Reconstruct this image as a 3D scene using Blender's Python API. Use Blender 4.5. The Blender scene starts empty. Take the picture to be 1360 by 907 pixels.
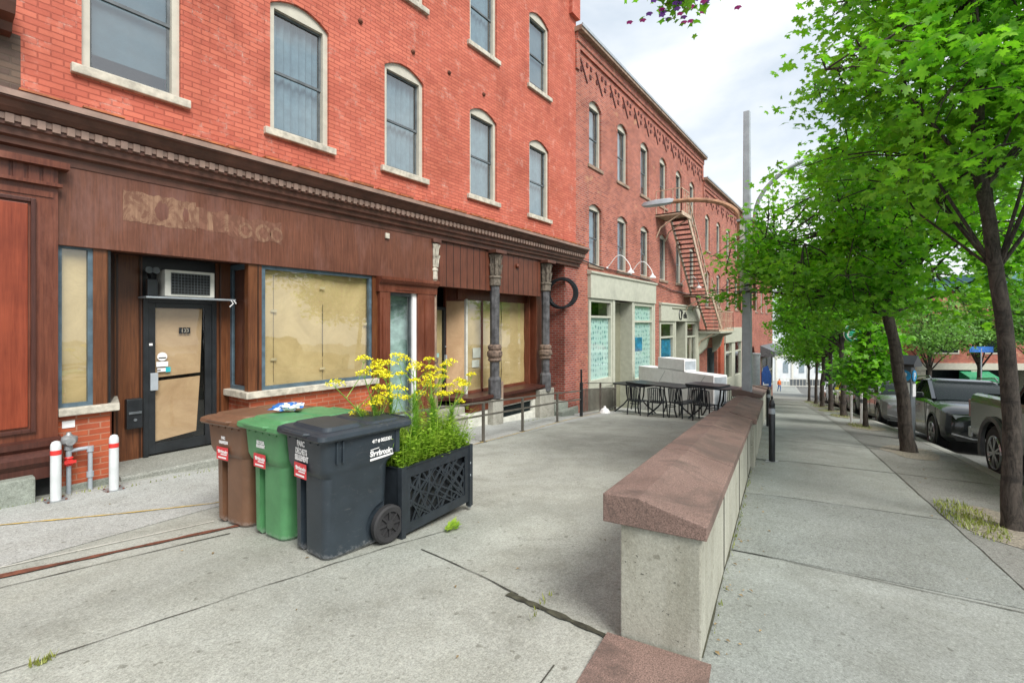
import bpy, bmesh, math, random
import numpy as np
from mathutils import Vector, Matrix, Euler, noise as mnoise
R = math.radians
C = bpy.context.scene.collection
S = bpy.context.scene
rnd = random.Random(7)

# ------------------------------------------------------------------ camera, sky, sun, exposure
CF, CV = .8072, .5903                      # the view direction along the facade and towards it
CAM = Vector((0, -7.305, 1.70))
cd = bpy.data.cameras.new('camera'); cam = bpy.data.objects.new('camera', cd); C.objects.link(cam)
cam.location = CAM
cam.rotation_euler = (R(90), 0, -math.atan2(CF, CV))
cd.sensor_width = 36; cd.lens = 640 / 1360 * 36
cd.shift_y = -23.5 / 1360
cd.clip_start = .05; cd.clip_end = 2000
S.camera = cam
S.view_settings.view_transform = 'Standard'; S.view_settings.look = 'None'
S.view_settings.gamma = 1; S.view_settings.exposure = 1.0
S.view_settings.use_curve_mapping = False
SUN_EL, SUN_AZ = R(48), R(200)              # azimuth of the sun measured from +Y clockwise
w = bpy.data.worlds.new('World'); S.world = w; w.use_nodes = True
nt = w.node_tree; nt.nodes.clear()
out = nt.nodes.new('ShaderNodeOutputWorld'); bg = nt.nodes.new('ShaderNodeBackground')
sky = nt.nodes.new('ShaderNodeTexSky'); sky.sky_type = 'NISHITA'; sky.sun_disc = False
sky.sun_elevation = SUN_EL; sky.sun_rotation = SUN_AZ
tc = nt.nodes.new('ShaderNodeTexCoord'); mp = nt.nodes.new('ShaderNodeMapping'); mp.inputs['Scale'].default_value = (1, 1, 2.2)
nz = nt.nodes.new('ShaderNodeTexNoise'); nz.inputs['Scale'].default_value = 2.3; nz.inputs['Detail'].default_value = 7; nz.inputs['Roughness'].default_value = .52
nz.inputs['Distortion'].default_value = .35
rp = nt.nodes.new('ShaderNodeValToRGB')
rp.color_ramp.elements[0].position = .36; rp.color_ramp.elements[0].color = (.47, .54, .62, 1)
rp.color_ramp.elements[1].position = .60; rp.color_ramp.elements[1].color = (.80, .81, .82, 1)
e = rp.color_ramp.elements.new(.47); e.color = (.62, .67, .72, 1)
sc_ = nt.nodes.new('ShaderNodeVectorMath'); sc_.operation = 'SCALE'; sc_.inputs['Scale'].default_value = 7.3
mx = nt.nodes.new('ShaderNodeMixRGB'); mx.inputs['Fac'].default_value = .93
nt.links.new(tc.outputs['Generated'], mp.inputs['Vector']); nt.links.new(mp.outputs[0], nz.inputs['Vector'])
nt.links.new(nz.outputs['Fac'], rp.inputs[0]); nt.links.new(rp.outputs[0], sc_.inputs[0])
nt.links.new(sky.outputs[0], mx.inputs[1]); nt.links.new(sc_.outputs[0], mx.inputs[2])
nt.links.new(mx.outputs[0], bg.inputs[0]); bg.inputs[1].default_value = .1
nt.links.new(bg.outputs[0], out.inputs[0])
sd = bpy.data.lights.new('sun', 'SUN'); sd.energy = 2.5; sd.angle = R(30); sd.color = (1, .96, .9)
so = bpy.data.objects.new('sun', sd); C.objects.link(so)
sv = Vector((math.sin(SUN_AZ) * math.cos(SUN_EL), math.cos(SUN_AZ) * math.cos(SUN_EL), math.sin(SUN_EL)))
so.rotation_euler = sv.to_track_quat('Z', 'Y').to_euler(); so.location = (0, -20, 30)

# ------------------------------------------------------------------ helpers
def lerp(a, b, t): return a + (b - a) * t
class MB:
    def __init__(s): s.v = []; s.f = []
    def add(s, vs, fs):
        n = len(s.v); s.v += [tuple(p) for p in vs]; s.f += [tuple(i + n for i in f) for f in fs]; return s
    def quad(s, a, b, c, d): return s.add([a, b, c, d], [(0, 1, 2, 3)])
    def box(s, x0, x1, y0, y1, z0, z1, m=None):
        vs = [Vector((x, y, z)) for z in (z0, z1) for y in (y0, y1) for x in (x0, x1)]
        if m is not None: vs = [m @ p for p in vs]
        return s.add(vs, [(0, 2, 3, 1), (4, 5, 7, 6), (0, 1, 5, 4), (2, 6, 7, 3), (0, 4, 6, 2), (1, 3, 7, 5)])
    def bar(s, a, b, w_, h_, up=(0, 0, 1)):
        a = Vector(a); b = Vector(b); d = (b - a); L = d.length; d.normalize(); up = Vector(up)
        sx = d.cross(up)
        if sx.length < 1e-4: sx = d.cross(Vector((1, 0, 0)))
        sx.normalize(); u_ = sx.cross(d).normalized()
        vs = []
        for p in (a, b):
            for i, j in ((-1, -1), (1, -1), (1, 1), (-1, 1)): vs.append(p + sx * (i * w_ / 2) + u_ * (j * h_ / 2))
        return s.add(vs, [(3, 2, 1, 0), (4, 5, 6, 7), (0, 1, 5, 4), (1, 2, 6, 5), (2, 3, 7, 6), (3, 0, 4, 7)])
    def tube(s, pts, rad, n=8, cap=True):
        pts = [Vector(p) for p in pts]
        if not hasattr(rad, '__len__'): rad = [rad] * len(pts)
        rings = []; prev = None
        for i, p in enumerate(pts):
            d = (pts[min(i + 1, len(pts) - 1)] - pts[max(i - 1, 0)])
            if d.length < 1e-9: d = Vector((0, 0, 1))
            d.normalize()
            if prev is None:
                a = d.cross(Vector((0, 0, 1)))
                if a.length < .05: a = d.cross(Vector((1, 0, 0)))
            else:
                a = prev - d * prev.dot(d)
                if a.length < 1e-6: a = d.cross(Vector((1, 0, 0)))
            a.normalize(); prev = a; b = d.cross(a)
            rings.append([p + (a * math.cos(2 * math.pi * k / n) + b * math.sin(2 * math.pi * k / n)) * rad[i] for k in range(n)])
        return s.loft(rings, cap)
    def loft(s, rings, cap=True, closed=True):
        n = len(rings[0]); o = len(s.v)
        for r_ in rings: s.v += [tuple(p) for p in r_]
        for i in range(len(rings) - 1):
            for k in range(n if closed else n - 1):
                k2 = (k + 1) % n
                s.f.append((o + i * n + k, o + i * n + k2, o + (i + 1) * n + k2, o + (i + 1) * n + k))
        if cap:
            s.f.append(tuple(o + k for k in reversed(range(n)))); s.f.append(tuple(o + (len(rings) - 1) * n + k for k in range(n)))
        return s
    def lathe(s, c, prof, n=16, axis='z', cap=True):
        c = Vector(c); rings = []
        for r_, h in prof:
            ring = []
            for k in range(n):
                a = 2 * math.pi * k / n; x, y = r_ * math.cos(a), r_ * math.sin(a)
                ring.append(c + (Vector((x, y, h)) if axis == 'z' else Vector((x, h, y)) if axis == 'y' else Vector((h, x, y))))
            rings.append(ring)
        return s.loft(rings, cap)
    def prism(s, poly, axis, a, b):            # poly of 2D points; extruded along axis from a to b
        def P3(p, t): return (t, p[0], p[1]) if axis == 'x' else (p[0], t, p[1]) if axis == 'y' else (p[0], p[1], t)
        n = len(poly)
        vs = [P3(p, a) for p in poly] + [P3(p, b) for p in poly]
        fs = [tuple(range(n)), tuple(reversed(range(n, 2 * n)))] + [(i, i + n, (i + 1) % n + n, (i + 1) % n) for i in range(n)]
        return s.add(vs, fs)
    def torus(s, c, R1, r1, m=None, n=24, k=8):
        rings = []
        for i in range(n + 1):
            a = 2 * math.pi * i / n; ring = []
            for j in range(k):
                b = 2 * math.pi * j / k; q = Vector(((R1 + r1 * math.cos(b)) * math.cos(a), (R1 + r1 * math.cos(b)) * math.sin(a), r1 * math.sin(b)))
                ring.append((m @ q if m is not None else q) + Vector(c))
            rings.append(ring)
        return s.loft(rings, False)
ABS = {}
SPLIT = {'roof_flashing_', 'corner_post', 'plinth_stone', 'leg', 'fender_flare', 'side_channel', 'clamp', 'shop_pilaster', 'pillar', 'roof_rail', 'sill_trim', 'side_step', 'rendered_base', 'posted_sheet', 'door_gap', 'stone_band', 'dark_panel', 'bolt', 'number_tile', 'plank_panel', 'plank_fascia', 'latch', 'lamp_head', 'rim_rib', 'bay_sill', 'column', 'pier_base', 'ledge_front', 'side_panel', 'porch_hood', 'brick_pilaster', 'letter_slot', 'arch_trim', 'shelf_hook', 'raised_panel', 'brace_bar', 'handle', 'chrome_trim', 'guard_post', 'roof'}
def islands(mb):
    par = list(range(len(mb.v)))
    def find(a):
        while par[a] != a: par[a] = par[par[a]]; a = par[a]
        return a
    for f in mb.f:
        for i in f[1:]: par[find(i)] = find(f[0])
    g = {}
    for f in mb.f: g.setdefault(find(f[0]), []).append(f)
    res = []
    for fs in g.values():
        ids = sorted({i for f in fs for i in f}); mp_ = {i: k for k, i in enumerate(ids)}; m2 = MB(); m2.v = [mb.v[i] for i in ids]; m2.f = [tuple(mp_[i] for i in f) for f in fs]; res.append(m2)
    return res
def O(name, mb, mat, parent=None, loc=None, rot=None, smooth=False, bevel=0, fix=True, local=False):
    if name in SPLIT and parent is not None:
        isl = islands(mb)
        if 1 < len(isl) <= 12:
            return [O_(name, m_, mat, parent, loc, rot, smooth, bevel, fix, local) for m_ in isl][0]
    return O_(name, mb, mat, parent, loc, rot, smooth, bevel, fix, local)
def O_(name, mb, mat, parent=None, loc=None, rot=None, smooth=False, bevel=0, fix=True, local=False):
    me = bpy.data.meshes.new(name)
    off = Vector((0, 0, 0))
    if parent is not None and not local: off = ABS.get(parent.name, off)
    me.from_pydata([(p[0] - off.x, p[1] - off.y, p[2] - off.z) for p in mb.v], [], mb.f)
    if fix:
        bm = bmesh.new(); bm.from_mesh(me)
        bmesh.ops.recalc_face_normals(bm, faces=bm.faces)
        if bevel:
            es = [e_ for e_ in bm.edges if len(e_.link_faces) == 2 and e_.calc_face_angle(0) > .6]
            bmesh.ops.bevel(bm, geom=es, offset=bevel, segments=2, affect='EDGES', profile=.6, clamp_overlap=True)
        bm.to_mesh(me); bm.free()
    if mat is not None: me.materials.append(mat)
    if smooth:
        me.polygons.foreach_set('use_smooth', [True] * len(me.polygons))
        try: me.set_sharp_from_angle(angle=R(38))
        except Exception: pass
    o = bpy.data.objects.new(name, me); C.objects.link(o)
    if parent is not None: o.parent = parent
    if parent is not None: ABS[o.name] = off
    if loc: o.location = loc
    if rot: o.rotation_euler = rot
    return o
def tag(o, label=None, cat=None, group=None, kind=None):
    if label: o['label'] = label
    if cat: o['category'] = cat
    if group: o['group'] = group
    if kind: o['kind'] = kind
    return o
def thing(name, label, cat, loc=(0, 0, 0), rz=0, group=None, absolute=False, ry=0):
    o = bpy.data.objects.new(name, None); C.objects.link(o); o.empty_display_size = .2
    o.location = loc; o.rotation_euler = (0, ry, rz)
    tag(o, label, cat, group)
    if absolute: ABS[o.name] = Vector(loc)
    return o
def kids(o): return [c for c in C.objects if c.parent is o]
def copy_tree(o, parent=None, km=None):
    c = o.copy(); C.objects.link(c); c.parent = parent
    for ch in kids(o): copy_tree(ch, c)
    return c
def clone(o, loc, rz, label, ry=0):
    c = copy_tree(o); c.location = loc; c.rotation_euler = (0, ry, rz); c['label'] = label
    return c
def text(name, body, size, loc, rot, mat, parent, ext=.0015, off=.0, sx=1, align='CENTER'):
    cu = bpy.data.curves.new(name, 'FONT'); cu.body = body; cu.size = size; cu.extrude = ext; cu.offset = off
    cu.align_x = align; cu.materials.append(mat)
    tmp = bpy.data.objects.new('t', cu); C.objects.link(tmp); bpy.context.view_layer.update()
    me = bpy.data.meshes.new_from_object(tmp.evaluated_get(bpy.context.evaluated_depsgraph_get())); me.name = name
    bpy.data.objects.remove(tmp); bpy.data.curves.remove(cu)
    if not me.materials: me.materials.append(mat)
    o = bpy.data.objects.new(name, me); C.objects.link(o); o.parent = parent
    o.location = loc; o.rotation_euler = rot; o.scale = (sx, 1, 1)
    return o
def boolean(o, cutters, op='DIFFERENCE'):
    tmp = []
    for mb in cutters:
        me = bpy.data.meshes.new('cut'); me.from_pydata(mb.v, [], mb.f)
        bm = bmesh.new(); bm.from_mesh(me); bmesh.ops.recalc_face_normals(bm, faces=bm.faces); bm.to_mesh(me); bm.free()
        c = bpy.data.objects.new('cut', me); C.objects.link(c); c.matrix_world = Matrix.Identity(4); tmp.append(c)
        m = o.modifiers.new('b', 'BOOLEAN'); m.object = c; m.operation = op; m.solver = 'EXACT'
    par, loc, rot = o.parent, o.location.copy(), o.rotation_euler.copy()
    o.parent = None; o.location = (0, 0, 0); o.rotation_euler = (0, 0, 0)
    bpy.context.view_layer.update(); dg = bpy.context.evaluated_depsgraph_get(); dg.update()
    me = bpy.data.meshes.new_from_object(o.evaluated_get(dg)); o.modifiers.clear(); o.data = me
    for c in tmp: bpy.data.objects.remove(c)
    o.parent = par; o.location = loc; o.rotation_euler = rot

# ------------------------------------------------------------------ materials
class N:
    def __init__(s, name):
        s.m = bpy.data.materials.new(name); s.m.use_nodes = True; s.t = s.m.node_tree
        s.b = s.t.nodes['Principled BSDF']; s.o = s.t.nodes['Material Output']
        s.tc = s.t.nodes.new('ShaderNodeTexCoord')
    def n(s, ty, **k):
        nd = s.t.nodes.new(ty)
        for a, b in k.items():
            if a in nd.inputs.keys(): s.set(nd.inputs[a], b)
            else: setattr(nd, a, b)
        return nd
    def set(s, i, v):
        if isinstance(v, bpy.types.NodeSocket): s.t.links.new(v, i)
        else: i.default_value = v
    def noise(s, sc=5, det=4, ro=.55, stretch=None, dist=0, vec=None):
        v = vec or s.tc.outputs['Object']
        if stretch:
            mp_ = s.n('ShaderNodeMapping'); s.set(mp_.inputs['Vector'], v); mp_.inputs['Scale'].default_value = stretch; v = mp_.outputs[0]
        nd = s.n('ShaderNodeTexNoise'); s.set(nd.inputs['Vector'], v)
        nd.inputs['Scale'].default_value = sc; nd.inputs['Detail'].default_value = det; nd.inputs['Roughness'].default_value = ro; nd.inputs['Distortion'].default_value = dist
        return nd.outputs['Fac']
    def ramp(s, f, stops):
        nd = s.n('ShaderNodeValToRGB'); s.set(nd.inputs[0], f); cr = nd.color_ramp
        while len(cr.elements) < len(stops): cr.elements.new(.5)
        for e_, (p, c) in zip(cr.elements, stops):
            e_.position = p; e_.color = (c, c, c, 1) if not hasattr(c, '__len__') else (*c, 1)
        return nd.outputs[0]
    def mix(s, f, a, b, mode='MIX'):
        nd = s.n('ShaderNodeMixRGB'); nd.blend_type = mode
        for i, v in enumerate((f, a, b)):
            if hasattr(v, '__len__') and not isinstance(v, bpy.types.NodeSocket): v = (*v, 1)
            s.set(nd.inputs[i], v)
        return nd.outputs[0]
    def math(s, op, a, b=0):
        nd = s.n('ShaderNodeMath'); nd.operation = op; s.set(nd.inputs[0], a); s.set(nd.inputs[1], b); return nd.outputs[0]
    def bump(s, h, st=.3, d=.01):
        nd = s.n('ShaderNodeBump'); s.set(nd.inputs['Height'], h); nd.inputs['Strength'].default_value = st; nd.inputs['Distance'].default_value = d
        s.t.links.new(nd.outputs[0], s.b.inputs['Normal'])
    def fin(s, col=None, rough=None, metal=None, spec=None):
        if col is not None: s.set(s.b.inputs['Base Color'], (*col, 1) if not isinstance(col, bpy.types.NodeSocket) else col)
        if rough is not None: s.set(s.b.inputs['Roughness'], rough)
        if metal is not None: s.set(s.b.inputs['Metallic'], metal)
        if spec is not None: s.b.inputs['Specular IOR Level'].default_value = spec
        return s.m
def plain(name, c1, rough=.5, metal=0, var=.25, sc=6, bump=.1, spec=None, bsc=60):
    m = N(name); f = m.noise(sc, 5, .6)
    c = m.mix(m.ramp(f, [(.35, 0.), (.65, 1.)]), tuple(x * (1 - var) for x in c1), tuple(min(1, x * (1 + var)) for x in c1))
    if bump: m.bump(m.noise(bsc, 3), bump, .004)
    return m.fin(c, m.math('ADD', m.math('MULTIPLY', f, .25), rough - .12), metal, spec)
def brick(name, c1, c2, mortar, msize=.008, patch=None, patch_c=None, vc=None, dark=.5, bumpst=.6, white=0.):
    m = N(name); sp = m.n('ShaderNodeSeparateXYZ'); m.set(sp.inputs[0], m.tc.outputs['Object'])
    cb = m.n('ShaderNodeCombineXYZ'); m.set(cb.inputs[0], m.math('ADD', sp.outputs[0], sp.outputs[1])); m.set(cb.inputs[1], sp.outputs[2])
    wob = m.noise(9, 2, .5); v2 = m.n('ShaderNodeVectorMath'); v2.operation = 'ADD'
    wb = m.n('ShaderNodeCombineXYZ'); m.set(wb.inputs[0], m.math('MULTIPLY', m.math('SUBTRACT', wob, .5), .012)); m.set(wb.inputs[1], m.math('MULTIPLY', m.math('SUBTRACT', m.noise(7, 2, .5), .5), .012))
    m.set(v2.inputs[0], cb.outputs[0]); m.set(v2.inputs[1], wb.outputs[0])
    bt = m.n('ShaderNodeTexBrick'); m.set(bt.inputs['Vector'], v2.outputs[0])
    bt.inputs['Scale'].default_value = 1; bt.inputs['Brick Width'].default_value = .215; bt.inputs['Row Height'].default_value = .070
    bt.inputs['Mortar Size'].default_value = msize; bt.inputs['Mortar Smooth'].default_value = .3; bt.inputs['Bias'].default_value = 0
    bt.inputs['Color1'].default_value = (*c1, 1); bt.inputs['Color2'].default_value = (*c2, 1); bt.inputs['Mortar'].default_value = (*mortar, 1)
    big = m.noise(.9, 5, .6, dist=.4)
    c = m.mix(m.ramp(big, [(.38, 0.), (.7, 1.)]), bt.outputs['Color'], m.mix(1., bt.outputs['Color'], (dark, dark * .95, dark * .9), 'MULTIPLY'))
    c = m.mix(m.math('MULTIPLY', m.noise(40, 3, .7), .35), c, m.mix(1., c, (.55, .55, .55), 'MULTIPLY'))
    gr = m.noise(1.1, 7, .7, stretch=(1.3, 1.3, .4), dist=.5); c = m.mix(m.ramp(gr, [(.54, 0.), (.72, .6)]), c, m.mix(1., c, (.55, .5, .48), 'MULTIPLY'))
    if patch_c: c = m.mix(m.ramp(m.noise(1.7, 6, .7, dist=.6), [(patch, 0.), (patch + .05, 1.)]), c, m.mix(.75, c, patch_c))
    if white: c = m.mix(m.math('MULTIPLY', m.ramp(m.noise(3.1, 8, .75), [(.54, 0.), (.70, 1.)]), m.math('MULTIPLY', m.math('ADD', m.math('MULTIPLY', bt.outputs['Fac'], .75), .25), white)), c, (.85, .62, .52))
    h = m.math('ADD', m.math('MULTIPLY', bt.outputs['Fac'], -1.), m.math('MULTIPLY', m.noise(60, 4, .6), .35))
    m.bump(h, bumpst, .008)
    return m.fin(c, .82, spec=.3)
def wood(name, c1, c2, rough=.38, sc=(14, 14, .7), plank=0, fade=None):
    m = N(name); f = m.noise(3.2, 7, .65, stretch=sc, dist=.5)
    c = m.mix(m.ramp(f, [(.3, 0.), (.72, 1.)]), c1, c2)
    bl = m.noise(1.3, 4, .6)
    c = m.mix(m.ramp(bl, [(.4, 0.), (.7, .55)]), c, m.mix(1., c, (.5, .42, .4), 'MULTIPLY'))
    if fade: c = m.mix(m.ramp(m.noise(2.2, 6, .7, stretch=(1, 1, .35)), [(.5, 0.), (.75, .7)]), c, fade)
    if plank:
        wv = m.n('ShaderNodeTexWave'); wv.wave_type = 'BANDS'; wv.bands_direction = 'X'; wv.inputs['Scale'].default_value = plank; wv.inputs['Distortion'].default_value = 0
        m.set(wv.inputs['Vector'], m.tc.outputs['Object'])
        g = m.ramp(wv.outputs['Fac'], [(0., 0.), (.06, 1.)]); c = m.mix(g, m.mix(1., c, (.25, .25, .25), 'MULTIPLY'), c)
        m.bump(m.math('ADD', g, m.math('MULTIPLY', f, .2)), .5, .006)
    else: m.bump(f, .15, .004)
    return m.fin(c, m.math('ADD', m.math('MULTIPLY', f, .3), rough - .15), spec=.4)
def glass(name, tint=(1, 1, 1), rough=.02, ior=1.5, wob=.0, boost=0):
    m = N(name); t = m.t
    tr = t.nodes.new('ShaderNodeBsdfTransparent'); tr.inputs[0].default_value = (*tint, 1)
    gl = t.nodes.new('ShaderNodeBsdfGlossy'); gl.inputs['Roughness'].default_value = rough
    ge = t.nodes.new('ShaderNodeNewGeometry'); dt = m.n('ShaderNodeVectorMath'); dt.operation = 'DOT_PRODUCT'
    m.set(dt.inputs[0], ge.outputs['Normal']); m.set(dt.inputs[1], ge.outputs['Incoming'])
    fac = m.math('ADD', m.math('MULTIPLY', m.math('POWER', m.math('SUBTRACT', 1.0, m.math('ABSOLUTE', dt.outputs['Value'])), 4.), .9), .05 + boost)
    if wob:
        bp = m.n('ShaderNodeBump'); m.set(bp.inputs['Height'], m.noise(1.6, 2, .5)); bp.inputs['Strength'].default_value = wob; bp.inputs['Distance'].default_value = .05
        t.links.new(bp.outputs[0], gl.inputs['Normal'])
    ms = t.nodes.new('ShaderNodeMixShader'); m.set(ms.inputs[0], fac); t.links.new(tr.outputs[0], ms.inputs[1]); t.links.new(gl.outputs[0], ms.inputs[2])
    t.links.new(ms.outputs[0], m.o.inputs['Surface']); return m.m
def leafmat(name, c1, c2, trans=.42):
    m = N(name); t = m.t
    oi = m.noise(.9, 3, .6); f2 = m.noise(13, 2, .6)
    c = m.mix(m.ramp(m.math('ADD', m.math('MULTIPLY', oi, .5), m.math('MULTIPLY', f2, .5)), [(.36, 0.), (.64, 1.)]), c1, c2)
    m.fin(c, .42, spec=.45)
    tl = t.nodes.new('ShaderNodeBsdfTranslucent'); m.set(tl.inputs[0], m.mix(1., c, (.85, 1.0, .35), 'MULTIPLY'))
    ms = t.nodes.new('ShaderNodeMixShader'); ms.inputs[0].default_value = trans
    t.links.new(m.b.outputs[0], ms.inputs[1]); t.links.new(tl.outputs[0], ms.inputs[2]); t.links.new(ms.outputs[0], m.o.inputs['Surface'])
    return m.m
def concrete(name, c, warm=None, speck=.6, stain=.5, sc=1.0, streak=0):
    m = N(name); big = m.noise(.42 * sc, 6, .62, dist=.6); mid = m.noise(2.6, 6, .65); fine = m.noise(95, 3, .8); agg = m.noise(260, 2, .9)
    cc = m.mix(m.ramp(big, [(.33, 0.), (.62, 1.)]), tuple(x * (1 - stain * .42) for x in c), c)
    cc = m.mix(m.ramp(mid, [(.35, .6), (.6, 0.)]), cc, m.mix(1., cc, (.76, .75, .72), 'MULTIPLY'))
    spot = m.noise(1.15 * sc, 7, .72, dist=1.2); cc = m.mix(m.ramp(spot, [(.56, 0.), (.66, .55 * stain)]), cc, m.mix(1., cc, (.62, .61, .58), 'MULTIPLY'))
    dots = m.noise(17, 2, .4); cc = m.mix(m.ramp(dots, [(.70, 0.), (.74, .7)]), cc, m.mix(1., cc, (.5, .49, .46), 'MULTIPLY'))
    grit = m.noise(42, 4, .85); sp_ = m.math('ADD', m.math('ADD', m.math('MULTIPLY', fine, .4), m.math('MULTIPLY', agg, .25)), m.math('MULTIPLY', grit, .35))
    cc = m.mix(m.math('MULTIPLY', m.ramp(sp_, [(.41, 1.), (.50, 0.)]), speck), cc, m.mix(1., cc, (.38, .37, .34), 'MULTIPLY'))
    cc = m.mix(m.math('MULTIPLY', m.ramp(sp_, [(.52, 0.), (.60, 1.)]), speck), cc, m.mix(1., cc, (1.7, 1.7, 1.65), 'MULTIPLY'))
    if streak: cc = m.mix(m.ramp(m.noise(5, 6, .7, stretch=(1, 1, .12)), [(.5, 0.), (.68, .55)]), cc, m.mix(1., cc, (.62, .60, .55), 'MULTIPLY')); cc = m.mix(m.ramp(m.noise(48, 2, .4), [(.70, 0.), (.73, .8)]), cc, (.06, .06, .05))
    m.bump(m.math('ADD', fine, m.math('MULTIPLY', mid, .6)), .35, .006)
    return m.fin(cc, .86, spec=.25)
M = {}
M['pave'] = concrete('terrace_concrete', (.39, .405, .365), stain=.7)
M['side'] = concrete('sidewalk_concrete', (.30, .32, .30), stain=.6)
M['strip'] = concrete('asphalt_walk', (.40, .415, .40), speck=.8, stain=.2)
M['asphalt'] = concrete('road_asphalt', (.16, .165, .16), speck=.7, stain=.3)
M['kerb'] = concrete('kerb_stone', (.34, .345, .32), stain=.4)
M['conc'] = concrete('wall_concrete', (.42, .42, .36), speck=.35, stain=.45, sc=3, streak=1)
M['concd'] = concrete('old_plinth', (.30, .33, .29), stain=.7, sc=3)
M['joint'] = plain('joint_dirt', (.045, .045, .035), .95, var=.5, sc=20)
M['dirt'] = plain('dirt', (.05, .05, .032), .95, var=.5, sc=12, bump=.6)
M['brick'] = brick('painted_orange_brick', (.62, .178, .115), (.50, .126, .084), (.40, .10, .068), .0075, dark=.78, white=.7, bumpst=.9)  # mortar colour darkened to paint in the shadow lines of the horizontal joints
M['brick2'] = brick('old_red_brick', (.52, .150, .095), (.29, .068, .050), (.40, .28, .23), .010, patch=.62, patch_c=(.45, .26, .15), dark=.72, white=.2)
M['brick3'] = brick('dark_red_brick', (.42, .105, .072), (.28, .060, .045), (.34, .26, .22), .010, dark=.55)
M['brickbase'] = brick('base_brick', (.55, .13, .055), (.40, .085, .04), (.48, .21, .13), .009, dark=.6, white=.15)
M['brickgrey'] = brick('grey_brick', (.17, .12, .09), (.10, .07, .06), (.12, .09, .07), .010, dark=.6)
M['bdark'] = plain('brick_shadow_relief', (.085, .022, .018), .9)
M['wood'] = wood('varnished_wood', (.085, .022, .011), (.185, .056, .028), fade=(.25, .095, .062))
M['woodf'] = wood('weathered_fascia_wood', (.085, .030, .017), (.185, .068, .038), rough=.5, fade=(.20, .10, .082))
M['woodp'] = wood('plank_fascia_wood', (.085, .028, .016), (.175, .058, .032), rough=.5, plank=1.4)
M['woodr'] = wood('pilaster_wood', (.17, .030, .012), (.29, .060, .025), rough=.36)
M['woodo'] = wood('orange_plank_wood', (.080, .028, .012), (.19, .070, .026), plank=1.25)
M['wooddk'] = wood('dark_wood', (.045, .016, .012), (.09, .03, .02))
M['corn'] = plain('cornice_paint', (.100, .040, .026), .5, var=.3, sc=4)
M['cornl'] = plain('cornice_band', (.25, .165, .13), .5, var=.2)  # band tone lightened, with the highlight on the cornice metal put into the colour
M['flash'] = plain('orange_flashing', (.35, .10, .03), .5, var=.4)
M['stone'] = plain('painted_sill', (.45, .42, .35), .75, var=.3, sc=9, bump=.4)
M['trim'] = plain('beige_casing', (.47, .45, .38), .6, var=.08)
M['stone2'] = plain('brownstone_sill', (.27, .19, .14), .85, var=.3, bump=.4)
M['sash'] = plain('grey_sash', (.10, .115, .125), .5)
M['blue'] = plain('blue_grey_frame', (.07, .11, .14), .5, var=.3)
M['black'] = plain('black_paint', (.014, .017, .02), .35, var=.3)
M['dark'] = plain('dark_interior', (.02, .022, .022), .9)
M['tape'] = plain('tape', (.55, .45, .28), .35)
M['room'] = plain('grey_room', (.10, .125, .14), .9)
M['curt'] = plain('curtain', (.24, .31, .34), .9, var=.15)
M['bandc'] = plain('worn_band', (.15, .105, .08), .8, var=.5, sc=14, bump=.5)
M['capc'] = plain('capital_paint', (.12, .10, .078), .7, var=.5, sc=12, bump=.4)
M['ironc'] = plain('peeling_iron', (.075, .075, .08), .6, var=.5, sc=7, bump=.4)
M['blind'] = plain('blind', (.13, .185, .21), .9, var=.1)
mm = N('kraft_paper'); f = mm.noise(1.6, 6, .65, dist=.8)
cp = mm.mix(mm.ramp(f, [(.3, 0.), (.7, 1.)]), (.46, .33, .155), (.64, .48, .25)); mm.bump(mm.noise(1.8, 6, .55, dist=.8), .45, .06); M['paper'] = mm.fin(cp, .7)
mm = N('brown_paper'); f = mm.noise(1.6, 6, .65, dist=.8)
cp = mm.mix(mm.ramp(f, [(.3, 0.), (.7, 1.)]), (.42, .26, .14), (.60, .41, .24)); mm.bump(mm.noise(1.8, 6, .55, dist=.8), .4, .06); M['paperb'] = mm.fin(cp, .7)
M['glass'] = glass('window_glass', (.95, .98, .96), wob=.05, boost=.11)
M['glassd'] = glass('door_glass', (.9, .93, .92), wob=.05, boost=.02)
M['glassu'] = glass('upper_glass', (.78, .87, .90), wob=.10, boost=.22)
M['white'] = plain('white_paint', (.80, .80, .80), .5, var=.06)
M['offwhite'] = plain('off_white', (.62, .62, .56), .6, var=.12)
M['grey'] = plain('grey_metal', (.36, .40, .435), .45, .2, var=.12)
M['galv'] = plain('galvanised', (.34, .355, .36), .45, .6, var=.25, sc=14)
M['rust'] = plain('rust', (.13, .045, .025), .9, var=.5, sc=14, bump=.5)
M['rusty'] = plain('rusty_steel', (.42, .24, .15), .75, .2, var=.35, sc=9)
M['red'] = plain('red_paint', (.62, .035, .03), .45)
M['redd'] = plain('red_sticker', (.60, .045, .055), .5, var=.08)
M['greenb'] = plain('light_bollard_grey', (.58, .61, .62), .5, var=.08)
M['olive'] = plain('olive_grey_paint', (.44, .45, .37), .6, var=.08)
M['olived'] = plain('olive_door', (.20, .20, .14), .6, var=.1)
M['bincol'] = {}
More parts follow.
